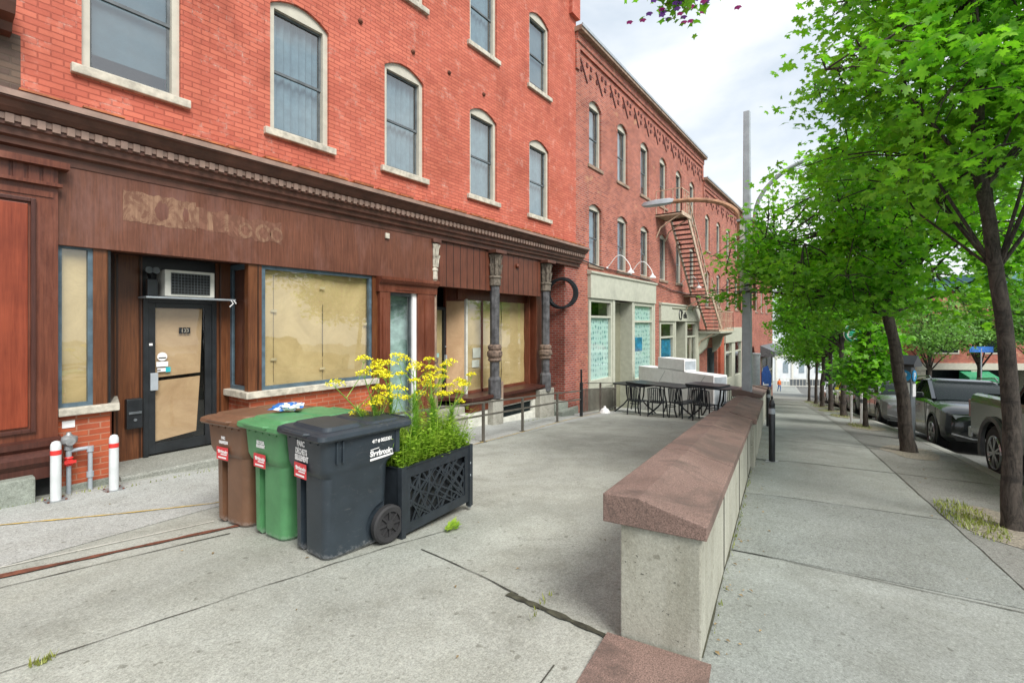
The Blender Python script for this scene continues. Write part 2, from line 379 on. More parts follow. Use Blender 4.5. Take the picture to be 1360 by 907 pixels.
for k_, c_ in (('black', (.024, .034, .044)), ('green', (.075, .23, .095)), ('brown', (.15, .078, .045))):
    m = N(k_ + '_plastic'); f = m.noise(5, 5, .6); sc2 = m.ramp(m.noise(7, 8, .8, stretch=(1, 1, 2.5), dist=1.5), [(.58, 0.), (.70, .7)])
    c = m.mix(m.ramp(f, [(.3, 0.), (.7, 1.)]), tuple(x * .85 for x in c_), tuple(x * 1.2 for x in c_)); c = m.mix(sc2, c, tuple(x * .6 + .10 for x in c_))
    sp = m.n('ShaderNodeSeparateXYZ'); m.set(sp.inputs[0], m.tc.outputs['Object']); low = m.ramp(m.math('ADD', sp.outputs[2], m.math('MULTIPLY', m.noise(22, 7, .85), .28)), [(.13, .75), (.20, 0.)])
    c = m.mix(low, c, tuple(x * .5 + .28 for x in c_))
    m.bump(m.noise(160, 2), .25, .002); M['bincol'][k_] = m.fin(c, .42, spec=.5)
M['scuff'] = plain('scuffed_plastic', (.35, .38, .40), .7, var=.4, sc=40)
M['rubber'] = plain('rubber', (.022, .022, .024), .75)
m = N('red_granite'); f = m.noise(130, 4, .8); g = m.noise(1.2, 4, .6); st_ = m.noise(1.9, 7, .75, dist=.8)
c = m.mix(m.ramp(f, [(.36, 0.), (.62, 1.)]), (.065, .045, .038), (.31, .205, .170)); c = m.mix(m.ramp(g, [(.4, 0.), (.65, .5)]), c, (.10, .06, .048))
c = m.mix(m.ramp(st_, [(.47, 0.), (.60, .8)]), c, (.085, .062, .052)); m.bump(f, .3, .004); M['granite'] = m.fin(c, .7)
m = N('dark_granite'); f = m.noise(130, 4, .8); c = m.mix(m.ramp(f, [(.36, 0.), (.62, 1.)]), (.07, .05, .043), (.20, .14, .12)); m.bump(f, .3, .004); M['granited'] = m.fin(c, .75)
M['planter'] = plain('planter_steel', (.028, .036, .045), .45, .3, var=.2)
M['soil'] = plain('soil', (.05, .035, .02), .95, var=.5, sc=30, bump=.8)
M['yellow'] = plain('yellow_flower', (.80, .74, .02), .6, var=.15, sc=30)
M['yline'] = plain('yellow_line', (.55, .38, .09), .8, var=.3, sc=20)
M['stem'] = leafmat('feathery_green', (.20, .42, .06), (.38, .60, .12), .4)
M['herb'] = leafmat('herb_green', (.20, .38, .03), (.50, .64, .09), .4)
M['leaf'] = leafmat('maple_leaf', (.085, .31, .022), (.34, .68, .060), .58)
M['leaf2'] = leafmat('maple_leaf_far', (.085, .31, .022), (.27, .60, .045), .55)
M['leaf3'] = leafmat('locust_leaf', (.14, .34, .08), (.30, .52, .14), .45)
m = N('bark'); f = m.noise(16, 8, .8, stretch=(1, 1, .28), dist=1.2); c = m.mix(m.ramp(f, [(.38, 0.), (.62, 1.)]), (.014, .011, .009), (.10, .082, .068)); c = m.mix(m.ramp(m.noise(3, 5, .7, stretch=(.5, .5, 2.2)), [(.52, 0.), (.62, .7)]), c, (.012, .010, .009)); m.bump(f, .9, .03); M['bark'] = m.fin(c, .9)
M['patio'] = plain('patio_black', (.018, .022, .028), .4, .3, var=.2)
M['tyre'] = plain('tyre', (.016, .016, .017), .85)
M['rim'] = plain('alloy', (.35, .36, .37), .3, .9)
M['carglass'] = plain('car_glass', (.010, .015, .016), .25, 0, var=.1, bump=0, spec=.06)
M['tail'] = plain('tail_lens', (.22, .02, .02), .25, spec=.7)
def paint(name, c, metal=.0, rough=.2):
    m = N(name); m.b.inputs['Coat Weight'].default_value = .6; m.b.inputs['Coat Roughness'].default_value = .05
    return m.fin(c, rough, metal)
M['pteal'] = plain('film_teal', (.30, .50, .47), .6, var=.1)
M['blueposter'] = plain('blue_poster', (.03, .25, .45), .5, var=.5, sc=3)
M['skin'] = plain('skin', (.45, .25, .17), .6)

# ------------------------------------------------------------------ terrain profile
PP = [(-40, 3.0), (-10, .75), (-5, .4), (2.45, .05), (6.56, -.25), (11.3, -.6), (16, -1.06), (20.8, -1.59), (25.5, -2.13), (30.3, -2.65), (35, -3.14), (39.8, -3.65), (72.5, -7.0), (110, -9.5), (400, -20)]
def P(u):
    for (a0, b0), (a1, b1) in zip(PP, PP[1:]):
        if u <= a1: return b0 + (b1 - b0) * (u - a0) / (a1 - a0)
    return PP[-1][1]
def G(u, Y): return P(u) - .3 * max(0, min(1, (Y + 6.6) / 6.6))
def YK(u): return -10.065 + .1316 * u       # kerb line
def YW(u): return -6.98 + .131 * u          # right base line of the low wall
SL = math.atan(.1316)
def sheet(name, mat, us, yf, dz, ny, label=None, jag=0):
    mb = MB(); rows = []
    for u in us:
        a, b = yf(u); rows.append([(u, lerp(a, b, j / ny), G(u, lerp(a, b, j / ny)) + (dz(u) if callable(dz) else dz)) for j in range(ny + 1)])
    n = ny + 1
    for r_ in rows: mb.v += r_
    for i in range(len(rows) - 1):
        for j in range(ny): mb.f.append((i * n + j, i * n + j + 1, (i + 1) * n + j + 1, (i + 1) * n + j))
    o = O(name, mb, mat); tag(o, kind='structure')
    for p in o.data.polygons: p.use_smooth = True
    return o
def rng(a, b, st):
    n = max(1, int(round((b - a) / st))); return [a + (b - a) * i / n for i in range(n + 1)]
UB = [-40, -10, -5] + rng(-4.9, 45, .5) + rng(46, 110, 2)
sheet('terrain', M['asphalt'], [-300, -100, -40, -10, 2.45, 6.56, 11.3, 16, 20.8, 25.5, 30.3, 35, 39.8, 72.5, 110, 200, 400], lambda u: (-300, 300), -.6, 8)
sheet('terrace_pavement', M['pave'], [u for u in UB if u <= 54], lambda u: (1.3, YW(u) + .1), 0, 10)
sheet('sidewalk', M['side'], UB, lambda u: (YW(u) + .1, YK(u) - .0), 0, 6)
sheet('plaza', M['side'], [54] + rng(56, 110, 3), lambda u: (60, YW(u) + .1), 0, 10)
sheet('road', M['asphalt'], UB, lambda u: (YK(u) - .002, YK(u) - 15), -.14, 8)
sheet('far_pavement', M['side'], UB, lambda u: (YK(u) - 15, YK(u) - 60), -.02, 8)
sheet('walk_strip', M['strip'], rng(-5, 20, .5), lambda u: (0.02, -.62 - .3 - .0 * u if u > 30 else min(-.55, -2.05 + .09 * max(u - 2, 0)) if u > 2 else -2.35 + .15 * u), .004, 4)
mb = MB()
for u0, u1 in zip(UB, UB[1:]):
    if u0 < -12: continue
    ring = []
    for u in (u0, u1):
        z = G(u, YK(u)); y = YK(u)
        ring.append([(u, y + .02, z - .3), (u, y + .02, z + .006), (u, y - .14, z + .006), (u, y - .16, z - .012), (u, y - .165, z - .3)])
    mb.loft(ring, cap=False, closed=False)
tag(O('kerb', mb, M['kerb']), kind='structure')

def ribbon(mb, pts, wd, dz=.006, jag=.0, seg=.12):
    P3 = []
    for (a, b) in zip(pts, pts[1:]):
        a = Vector(a); b = Vector(b); n = max(1, int((b - a).length / seg))
        for i in range(n + (1 if b == Vector(pts[-1]) else 0)):
            q = a.lerp(b, i / n)
            if jag: q += Vector((mnoise.noise(Vector((q.x * 3, q.y * 3, 1))), mnoise.noise(Vector((q.x * 3, q.y * 3, 9))))) * jag
            P3.append(q)
    L_, R_ = [], []
    for i, q in enumerate(P3):
        d = (P3[min(i + 1, len(P3) - 1)] - P3[max(i - 1, 0)]).normalized(); nn = Vector((-d.y, d.x))
        ww = wd * (1 + (rnd.random() - .5) * (1.0 if jag else .15)) / 2
        a = q + nn * ww; b = q - nn * ww
        L_.append((a.x, a.y, G(a.x, a.y) + dz)); R_.append((b.x, b.y, G(b.x, b.y) + dz))
    for i in range(len(P3) - 1): mb.quad(L_[i], R_[i], R_[i + 1], L_[i + 1])
mb = MB()
V2 = lambda a, b: Vector((a, b))
for u in (4.07, 6.0, 8.3, 10.6, 13., 15.5, 18, 20.5, 23, 25.5, 28, 31, 34, 37, 40):
    ribbon(mb, [V2(u, YW(u) - .01), V2(u + (.34 if u < 5 else .6), YK(u) + .05)], .009 if u < 7 else .018, jag=.012)
ribbon(mb, [V2(-2, YK(-2) + 1.25), V2(40, YK(40) + 1.3)], .009, jag=.01)
ribbon(mb, [V2(-1.5, -3.78), V2(.42, -3.97), V2(2.08, -4.2), V2(3.2, -4.42)], .007, jag=.02)
ribbon(mb, [V2(2.61, -4.52), V2(2.53, -5.2), V2(2.47, -5.56)], .009, jag=.02)
ribbon(mb, [V2(-1.2, -2.86), V2(.6, -2.72), V2(1.9, -2.93)], .012, jag=.01)
ribbon(mb, [V2(-3, -6.62), V2(2.0, -6.1)], .012, jag=.01)
tag(O('pavement_joints', mb, M['joint']), kind='structure')
mb = MB(); ribbon(mb, [V2(2.45, -5.5), V2(2.41, -5.85), V2(2.36, -6.19)], .04, dz=.007, jag=.03, seg=.05)
ribbon(mb, [V2(2.47, YW(2.47) - .004), V2(12, YW(12) - .004)], .014, dz=.007, jag=.006)
tag(O('open_crack', mb, M['dirt']), kind='structure')
mb = MB(); ribbon(mb, [V2(-2.5, -2.18), V2(.6, -2.49), V2(2.05, -2.80)], .07, dz=.010, jag=.015)
tag(O('rusted_drain_strip', mb, M['rust']), kind='structure')
mb = MB(); ribbon(mb, [V2(-2.5, -2.02), V2(.6, -2.28), V2(1.95, -2.50)], .012, dz=.012, jag=.0)
tag(O('pale_edge_line', mb, M['offwhite']), kind='structure')
mb = MB(); ribbon(mb, [V2(-.6, -.4), V2(.79, -1.0), V2(1.5, -1.5), V2(2.17, -1.9), V2(3.2, -2.05), V2(4.6, -1.95), V2(5.77, -1.72), V2(8.5, -1.38), V2(11.75, -.86), V2(16, -.2)], .022, dz=.012, jag=.006)
tag(O('yellow_painted_line', mb, M['yline']), kind='structure')
M['side2'] = concrete('darker_slab', (.25, .27, .255), stain=.5, speck=.8)
M['patch'] = concrete('asphalt_patch', (.235, .24, .225), stain=.6, speck=.8)
def quadsheet(name, mat, f0, f1, u0, u1, dz):
    mb = MB(); n = max(2, int((u1 - u0) / .4))
    for i in range(n):
        a, b = lerp(u0, u1, i / n), lerp(u0, u1, (i + 1) / n); ys = [(f0(a), f1(a)), (f0(b), f1(b))]
        c = [(a, ys[0][0]), (b, ys[1][0]), (b, ys[1][1]), (a, ys[0][1])]; mb.quad(*[(x, y, G(x, y) + dz) for x, y in c])
    return tag(O(name, mb, mat), kind='structure')
quadsheet('sidewalk_band', M['patch'], lambda u: YK(u) + .03, lambda u: YK(u) + 1.26, 4.3, 30, .0035)
mb = MB()
for k in range(8):
    t0, t1 = k / 8, (k + 1) / 8
    def pt(u, t): Y0 = YW(u) - .02; Y1 = YK(u) + 1.3; y = lerp(Y0, Y1, t); x = u + (.27 if u < 5 else .4) * t; return (x, y, G(x, y) + .0032)
    mb.quad(pt(4.075, t0), pt(6.0, t0), pt(6.0, t1), pt(4.075, t1))
tag(O('sidewalk_slab', mb, M['side2']), kind='structure')
# red granite slab at the foot of the low wall
mb = MB(); q = [(2.37, -6.20), (2.44, -6.71), (1.2, -6.90), (1.16, -6.32)]
mb.prism(q, 'z', -.05, .062); tag(O('granite_threshold', mb, M['granite']), kind='structure')
# tree pits
def blob(name, cx, cy, rx, ry, mat, dz=.008, n=26, rot=SL):
    mb = MB(); vs = [(cx, cy, G(cx, cy) + dz)]
    for k in range(n):
        a = 2 * math.pi * k / n; rr = 1 + .28 * mnoise.noise(Vector((math.cos(a) * 1.7 + cx, math.sin(a) * 1.7, cy)))
        x = rx * rr * math.cos(a); y = ry * rr * math.sin(a)
        X = cx + x * math.cos(rot) - y * math.sin(rot); Y = cy + x * math.sin(rot) + y * math.cos(rot); vs.append((X, Y, G(X, Y) + dz))
    mb.add(vs, [(0, k + 1, (k + 1) % n + 1) for k in range(n)])
    return tag(O(name, mb, mat), kind='structure')
M['litter'] = plain('pit_litter', (.22, .20, .16), .95, var=.5, sc=40, bump=.8)
TREES = [(6.5, -8.45), (11.15, -7.95), (16.0, -7.33), (20.8, -6.72), (25.5, -6.12), (30.3, -5.5), (35.0, -4.88), (39.8, -4.15)]
for x, y in TREES: blob('tree_pit', x, y, .8 if x < 12 else 1.2, .4, M['litter'])
# patch of grass and weeds: nobody could count it
def grass(name, spots, mat, label, n=650, h=.05):
    mb = MB()
    for cx, cy, rx, ry, dens in spots:
        for _ in range(int(n * dens)):
            a = rnd.random() * 6.28; r_ = rnd.random() ** .6
            x0, y0 = r_ * rx * math.cos(a), r_ * ry * math.sin(a)
            x = cx + x0 * math.cos(SL) - y0 * math.sin(SL); y = cy + x0 * math.sin(SL) + y0 * math.cos(SL)
            b = rnd.random() * 6.28; hh = h * rnd.uniform(.4, 1.3); l = rnd.uniform(.2, .8) * hh; ww = rnd.uniform(.003, .007)
            z = G(x, y) + .006; dx, dy = math.cos(b), math.sin(b)
            mb.add([(x - dy * ww, y + dx * ww, z), (x + dy * ww, y - dx * ww, z), (x + dx * l, y + dy * l, z + hh)], [(0, 1, 2)])
    o = O(name, mb, mat, fix=False); tag(o, label, 'grass', kind='stuff')
M['grass'] = leafmat('grass', (.16, .22, .03), (.34, .36, .09), .3)
grass('grass', [(6.6, -8.15, .75, .22, 1.2), (16, -7.2, .9, .25, .5), (20.8, -6.6, 1.3, .3, .5), (25.5, -6.0, 1.6, .4, .6), (31, -5.3, 2.5, .4, .8), (37, -4.5, 3, .4, .8)], M['grass'], 'short dry grass growing in the tree pits along the sidewalk')
grass('weeds', [(.55, -4.02, .05, .03, .12), (2.42, -5.75, .2, .02, .04), (5, YW(5) - .03, 2.4, .02, .15), (2.6, -.3, .8, .03, .1), (1.3, -.25, .5, .04, .1), (10.5, -.3, 1.2, .04, .1)], M['grass'], 'tufts of weeds and moss in the pavement cracks', n=500, h=.035)

M['dry'] = plain('dry_leaf', (.24, .17, .08), .8, var=.5, sc=30)
mb = MB(); lr = random.Random(77)
for k in range(230):
    if k % 3 == 0: x = lr.uniform(1.2, 14); y = lr.uniform(YW(x) + .5, -.8)
    elif k % 3 == 1: x = lr.uniform(2.6, 20); y = YK(x) + abs(lr.gauss(0, .7)) + .05
    else: x = lr.uniform(2.5, 12); y = YW(x) - abs(lr.gauss(0, .12)) - .02
    z = G(x, y) + .007; a = lr.uniform(0, 6.28); r_ = lr.uniform(.006, .020); c_, s_ = math.cos(a), math.sin(a)
    mb.add([(x - c_ * r_, y - s_ * r_, z), (x + s_ * r_ * .5, y - c_ * r_ * .5, z + .004), (x + c_ * r_, y + s_ * r_, z), (x - s_ * r_ * .5, y + c_ * r_ * .5, z + .006)], [(0, 1, 2, 3)])
tag(O('leaf_litter', mb, M['dry'], fix=False), 'scattered small dry leaves and bits lying on the pavement', 'leaf litter', kind='stuff')

# ------------------------------------------------------------------ walls with openings
def wall(mb, u0, u1, z0, z1, ops, Y=0., depth=.16):
    """ops: (ua, ub, za, zb, rise). Front sheet at Y with holes, reveals depth deep, arch heads where rise > 0."""
    us = sorted({u0, u1, *[o[0] for o in ops], *[o[1] for o in ops]}); zs = {z0, z1}
    for o in ops: zs |= {o[2], o[3]}; zs |= ({o[3] + o[4]} if o[4] else set())
    zs = sorted(z for z in zs if z0 <= z <= z1); us = [u for u in us if u0 <= u <= u1]
    for a, b in zip(us, us[1:]):
        for c, d in zip(zs, zs[1:]):
            mu, mz = (a + b) / 2, (c + d) / 2; hole = False
            for o in ops:
                if o[0] < mu < o[1] and o[2] < mz < o[3] + o[4]: hole = True
            if not hole: mb.quad((a, Y, c), (b, Y, c), (b, Y, d), (a, Y, d))
    for a, b, c, d, r_ in ops:
        yb = Y + depth
        mb.quad((a, Y, c), (a, Y, d), (a, yb, d), (a, yb, c)); mb.quad((b, Y, c), (b, yb, c), (b, yb, d), (b, Y, d)); mb.quad((a, Y, c), (a, yb, c), (b, yb, c), (b, Y, c))
        n = 10 if r_ else 1
        arc = [(lerp(a, b, i / n), d + r_ * (1 - (2 * i / n - 1) ** 2)) for i in range(n + 1)]
        for p, q_ in zip(arc, arc[1:]):
            mb.quad((p[0], Y, p[1]), (q_[0], Y, q_[1]), (q_[0], yb, q_[1]), (p[0], yb, p[1]))
            if r_: mb.quad((p[0], Y, p[1]), (q_[0], Y, q_[1]), (q_[0], Y, d + r_), (p[0], Y, d + r_))
def arch_window(root, a, b, c, d, rise, trim, sill, yrec=.05, fw=.085, bright=0, proj=.07):
    """window part with sash, pane, blind and sill sub-parts, filling the opening"""
    mb = MB(); n = 10; y0, y1 = yrec, yrec + .09; top = d - .03
    def bx_(x0, x1, z0, z1): mb.box(x0, x1, y0, y1, z0, z1)
    bx_(a, a + fw, c, d); bx_(b - fw, b, c, d); bx_(a + fw, b - fw, c, c + .05)
    arc = [(lerp(a, b, i / n), d + rise * (1 - (2 * i / n - 1) ** 2)) for i in range(n + 1)]
    mb.prism([(a, d)] + [] + [(x, z) for x, z in arc[1:-1]] + [(b, d)], 'y', y0, y1)
    bx_(a + fw, b - fw, top, d)
    wnd = O('window', mb, trim, root)
    s_ = MB(); ys = y1 - .03; xa, xb = a + fw, b - fw; zc = c + .05; zm = lerp(zc, top, .49); t = .032
    for (za, zb, yy) in ((zc, zm + .02, ys + .02), (zm - .02, top, ys)):
        s_.box(xa, xa + t, yy, yy + .03, za, zb); s_.box(xb - t, xb, yy, yy + .03, za, zb)
        s_.box(xa + t, xb - t, yy, yy + .03, za, za + t * 1.3); s_.box(xa + t, xb - t, yy, yy + .03, zb - t, zb)
    O('sash', s_, M['sash'], wnd)
    g = MB(); g.quad((xa, ys + .025, zc), (xb, ys + .025, zc), (xb, ys + .025, top), (xa, ys + .025, top)); O('pane', g, M['glassu'], wnd, fix=False)
    k = MB(); nn = 22; hb = lerp(zc, top, rnd.choice([0, .22, .45, .12]) if bright == 0 else .0)
    kind = rnd.random()
    if kind < .35:
        k.quad((xa, ys + .09, hb), (xb, ys + .09, hb), (xb, ys + .09, top), (xa, ys + .09, top)); O('blind', k, M['blind'], wnd, fix=False)
    else:
        rows = []
        for i in range(nn + 1):
            x = lerp(xa, xb, i / nn); yy = ys + .12 + .022 * math.sin(i * 1.9) + .01 * math.sin(i * .7); rows.append((x, yy))
        for (p, q_) in zip(rows, rows[1:]): k.quad((p[0], p[1], zc), (q_[0], q_[1], zc), (q_[0], q_[1], top), (p[0], p[1], top))
        O('curtain', k, M['curt'], wnd, fix=False, smooth=True)
    r_ = MB(); r_.quad((xa - .1, ys + .5, zc - .1), (xb + .1, ys + .5, zc - .1), (xb + .1, ys + .5, top + .1), (xa - .1, ys + .5, top + .1)); O('room_back', r_, M['room'], wnd, fix=False)
    sl = MB(); sl.box(a - .1, b + .1, -proj, .12, c - .11, c - .002); O('sill', sl, sill, wnd, bevel=.012)
    return wnd

# ================================================================== building 1: the painted orange brick building
B1 = thing('brick_building', 'orange painted brick building with a dark wooden storefront and papered windows', 'building', (1.3, 0, -.3), absolute=True)
u2 = [(1.56, 2.56), (3.75, 4.75), (5.92, 6.92), (8.35, 9.35), (10.78, 11.78)]
ops = []
for a, b in u2:
    ops.append((a, b, 4.67, 6.60, .18)); ops.append((a, b, 8.17, 10.10, .18))
UR = 13.39
mb = MB(); wall(mb, -3, UR, 4.0, 13.4, ops)
mb.quad((UR, 0, -3), (UR, 12, -3), (UR, 12, 13.4), (UR, 0, 13.4)); mb.quad((-3, 0, -1), (-3, 12, -1), (-3, 12, 13.4), (-3, 0, 13.4)); mb.quad((-3, 12, -3), (UR, 12, -3), (UR, 12, 13.4), (-3, 12, 13.4))
mb.quad((-3, 0, 13.4), (UR, 0, 13.4), (UR, 12, 13.4), (-3, 12, 13.4))
O('wall', mb, M['brick'], B1, fix=False)
for i, (a, b) in enumerate(u2):
    for z in (4.67, 8.17): arch_window(B1, a, b, z, z + 1.93, .18, M['trim'], M['stone'])
# corbelled relief at the top corner
mb = MB()
for k in range(26):
    x = -2.5 + k * .6
    for j in range(7): mb.box(x + j * .045, x + j * .045 + .06, -.035, 0, 12.35 - j * .07 - .07, 12.35 - j * .07)
    for j in range(7): mb.box(x + .3 + j * .045, x + .36 + j * .045, -.035, 0, 11.9 + j * .07, 11.97 + j * .07)
mb.box(12.95, UR + .06, -.12, .02, 11.2, 13.4)
O('brick_corbel', mb, M['brick'], B1)
mb = MB(); mb.box(-3, UR + .1, -.3, .3, 13.2, 13.55); O('parapet', mb, M['stone2'], B1)
for x, z in ((5.37, 7.12), (6.62, 7.14), (7.66, 7.16), (8.84, 7.14), (3.2, 7.1)):
    mb = MB(); mb.lathe((x, 0, z), [(.045, .0), (.05, -.02), (.02, -.05), (0.002, -.055)], 8, 'y'); O('wall_anchor', mb, M['rust'], B1)
# grey brick patch and the end of an older cornice, far left
mb = MB(); mb.box(-1.5, 1.06, -.006, .002, 4.14, 4.78); O('bare_brick_patch', mb, M['brickgrey'], B1)
mb = MB(); mb.prism([(0, 4.72), (-.12, 4.74), (-.16, 4.82), (-.3, 4.86), (-.34, 4.96), (-.36, 5.03), (0, 5.12)], 'x', -1.5, .98); O('upper_cornice', mb, M['corn'], B1)
mb = MB(); mb.box(.6, .82, -.14, 0, 4.45, 4.73); O('bracket', mb, M['wood'], B1, bevel=.02)
# inner walls of the ground floor (behind the woodwork)
mb = MB()
mb.box(12.69, UR - .003, .0, 3, -2, 3.6)
O('brick_pier', mb, M['brick3'], B1)
mb = MB(); mb.box(12.62, 14.1 - .72, -.10, 0, -1.6, -.86); O('pier_base', mb, M['concd'], B1, bevel=.03)
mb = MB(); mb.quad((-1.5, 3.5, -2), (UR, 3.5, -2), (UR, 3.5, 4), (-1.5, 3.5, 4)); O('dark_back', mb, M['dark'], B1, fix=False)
# storefront cornice
CE = 13.52
prof = [(0, 4.10), (-.30, 4.075), (-.40, 4.06), (-.41, 3.97), (-.37, 3.955), (-.33, 3.90), (-.27, 3.86), (-.24, 3.855), (-.235, 3.74), (-.20, 3.73), (-.19, 3.66), (-.14, 3.64), (-.13, 3.58), (-.07, 3.56), (-.06, 3.47), (0, 3.47)]
mb = MB(); mb.prism(prof, 'x', -1.5, CE); O('cornice', mb, M['corn'], B1)
mb = MB(); mb.box(-1.5, CE + .012, -.425, -.412, 3.985, 4.045); O('cornice_band', mb, M['cornl'], B1)
mb = MB(); 
for k in range(30): mb.box(-1.5 + k * .5, -1.5 + k * .5 + rnd.uniform(.3, .48), -.36, -.01, 4.085, 4.105 + rnd.random() * .02)
O('roof_flashing', mb, M['flash'], B1)
mb = MB(); x = -1.45
while x < CE - .05:
    mb.box(x, x + .065, -.275, -.234, 3.755, 3.845); mb.box(x + .065, x + .118, -.255, -.234, 3.785, 3.845); x += .118
O('dentil_band', mb, M['cornl'], B1)
# left pilaster with raised panel
mb = MB(); mb.box(-1.5, 1.34, -.10, .1, .42, 3.47); mb.box(-1.5, 1.37, -.16, -.10, 3.2, 3.235)
mb.box(-1.5, 1.42, -.20, .0, 3.40, 3.47)
for k in range(24): mb.box(-1.45 + k * .116, -1.45 + k * .116 + .085, -.118, -.10, 3.235, 3.40)
mb.box(-1.5, 1.3, -.112, -.10, 3.08, 3.14)
O('pilaster', mb, M['wood'], B1)
mb = MB(); mb.box(-1.5, 1.12, -.135, -.10, 3.0, 3.04); mb.box(-1.5, 1.12, -.135, -.10, .54, .58); mb.box(1.12, 1.16, -.135, -.10, .54, 3.04); O('panel_moulding', mb, M['wooddk'], B1, bevel=.006)
mb = MB(); mb.box(-1.5, 1.10, -.118, -.10, .60, 2.98); O('pilaster_panel', mb, M['woodr'], B1, bevel=.012)
mb = MB()
mb.prism([(-.10, .46), (-.17, .44), (-.17, .38), (-.14, .34), (-.21, .28), (-.21, .22), (-.17, .16), (-.17, .04), (.1, .04), (.1, .46)], 'x', -1.5, 1.36); O('pilaster_base', mb, M['wooddk'], B1)
mb = MB(); mb.box(-1.5, 1.13, -.30, .08, -.6, .10); O('plinth_stone', mb, M['concd'], B1, bevel=.02)
mb = MB(); mb.box(-1.5, 1.36, .0, .3, -.6, .05); O('plinth_gap_shade', mb, M['dark'], B1)  # dark box painted in for the shade of the gap behind the stone
# sign fascia
mb = MB(); mb.box(1.345, 7.14, -.05, .12, 2.58, 3.47); O('sign_fascia', mb, M['woodf'], B1, bevel=.006)
# the ghost of the removed sign lettering: pale scraped wood
m = N('scraped_wood'); f = m.noise(3.2, 7, .65, stretch=(14, 14, .7), dist=.5)
c = m.mix(m.ramp(f, [(.3, 0.), (.72, 1.)]), (.17, .085, .050), (.31, .18, .11)); wn = m.noise(7, 8, .75, stretch=(1, 1, .6), dist=1.); c = m.mix(m.ramp(wn, [(.46, 0.), (.58, .85)]), c, (.12, .046, .026)); M['scrape'] = m.fin(c, .7)
m = N('scraped_wood_faint'); f = m.noise(3.2, 7, .65, stretch=(14, 14, .7), dist=.5)
c = m.mix(m.ramp(f, [(.3, 0.), (.72, 1.)]), (.13, .054, .032), (.225, .10, .062)); wn = m.noise(7, 8, .75, stretch=(1, 1, .6), dist=1.); c = m.mix(m.ramp(wn, [(.46, 0.), (.56, .9)]), c, (.12, .046, .026)); M['scrapef'] = m.fin(c, .7)
def smear(mat, u0, u1, z0, z1, y, amp=.035, seed=0, nm='scraped_patch'):
    mb = MB(); n = 30; top = []; bot = []
    for i in range(n + 1):
        u = lerp(u0, u1, i / n); e_ = min(1, min(i, n - i) / 1.5)
        zt = z1 + amp * mnoise.noise(Vector((u * 6, seed, 0))) + .5 * amp * mnoise.noise(Vector((u * 19, seed, 3))); zb = z0 + amp * mnoise.noise(Vector((u * 6, seed, 7))) + .5 * amp * mnoise.noise(Vector((u * 19, seed, 4)))
        top.append((u, y, zt)); bot.append((u, y, zb))
    for i in range(n): mb.quad(bot[i], bot[i + 1], top[i + 1], top[i])
    return O(nm, mb, mat, B1, fix=False)
smear(M['scrape'], 1.93, 2.72, 2.95, 3.32, -.053, .045, seed=1)
for cx, rx_, rz_ in ((2.33, .075, .125), (2.60, .035, .10)):
    mb = MB(); mb.add([(cx, -.0535, 3.13)] + [(cx + rx_ * (1 + .3 * mnoise.noise(Vector((k * .8, cx, 0)))) * math.cos(k * math.pi / 9), -.0535, 3.13 + rz_ * (1 + .3 * mnoise.noise(Vector((k * .9, cx, 5)))) * math.sin(k * math.pi / 9)) for k in range(18)], [(0, k + 1, (k + 1) % 18 + 1) for k in range(18)]); O('unscraped_spot', mb, M['woodf'], B1, fix=False)
smear(M['scrape'], 2.68, 2.76, 3.0, 3.27, -.0531, .02, seed=4); smear(M['scrapef'], 2.72, 3.12, 2.97, 3.26, -.0526, seed=5); smear(M['scrape'], 2.86, 2.93, 2.99, 3.24, -.0545, .02, 6)
smear(M['scrape'], 3.08, 3.13, 3.0, 3.24, -.0545, .02, 7); smear(M['scrapef'], 3.12, 3.9, 2.93, 3.24, -.0527, .05, 8)
for cx, r1 in ((3.36, .10), (3.62, .115), (3.82, .10)):
    mb = MB(); n = 20
    for k in range(n):
        a0, a1 = 2 * math.pi * k / n, 2 * math.pi * (k + 1) / n; w1 = r1 * (.62 + .15 * mnoise.noise(Vector((cx, k * .7, 0)))); 
        f_ = lambda a, r_: (cx + r_ * math.cos(a), -.0548, 3.05 + r_ * 1.15 * math.sin(a))
        mb.quad(f_(a0, r1), f_(a1, r1), f_(a1, w1), f_(a0, w1))
    O('scraped_patch', mb, M['scrape'], B1, fix=False)
mb = MB(); mb.box(5.88, 5.97, -.09, -.05, 3.30, 3.40); O('alarm_box', mb, M['stone'], B1, bevel=.008)
# recess 1 (entrance 133)
RD = .65
mb = MB()
mb.quad((1.3, .1, 2.62), (7.2, .1, 2.62), (7.2, RD + .1, 2.62), (1.3, RD + .1, 2.62))
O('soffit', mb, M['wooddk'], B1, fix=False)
mb = MB(); mb.box(2.02, 2.33, RD, RD + .05, -.4, 2.62); mb.box(3.25, 3.46, RD, RD + .05, -.4, 2.62); O('plank_panel', mb, M['woodo'], B1)
mb = MB(); mb.box(2.33, 3.25, RD + .02, RD + .05, 2.04, 2.62); O('transom_panel', mb, M['black'], B1)
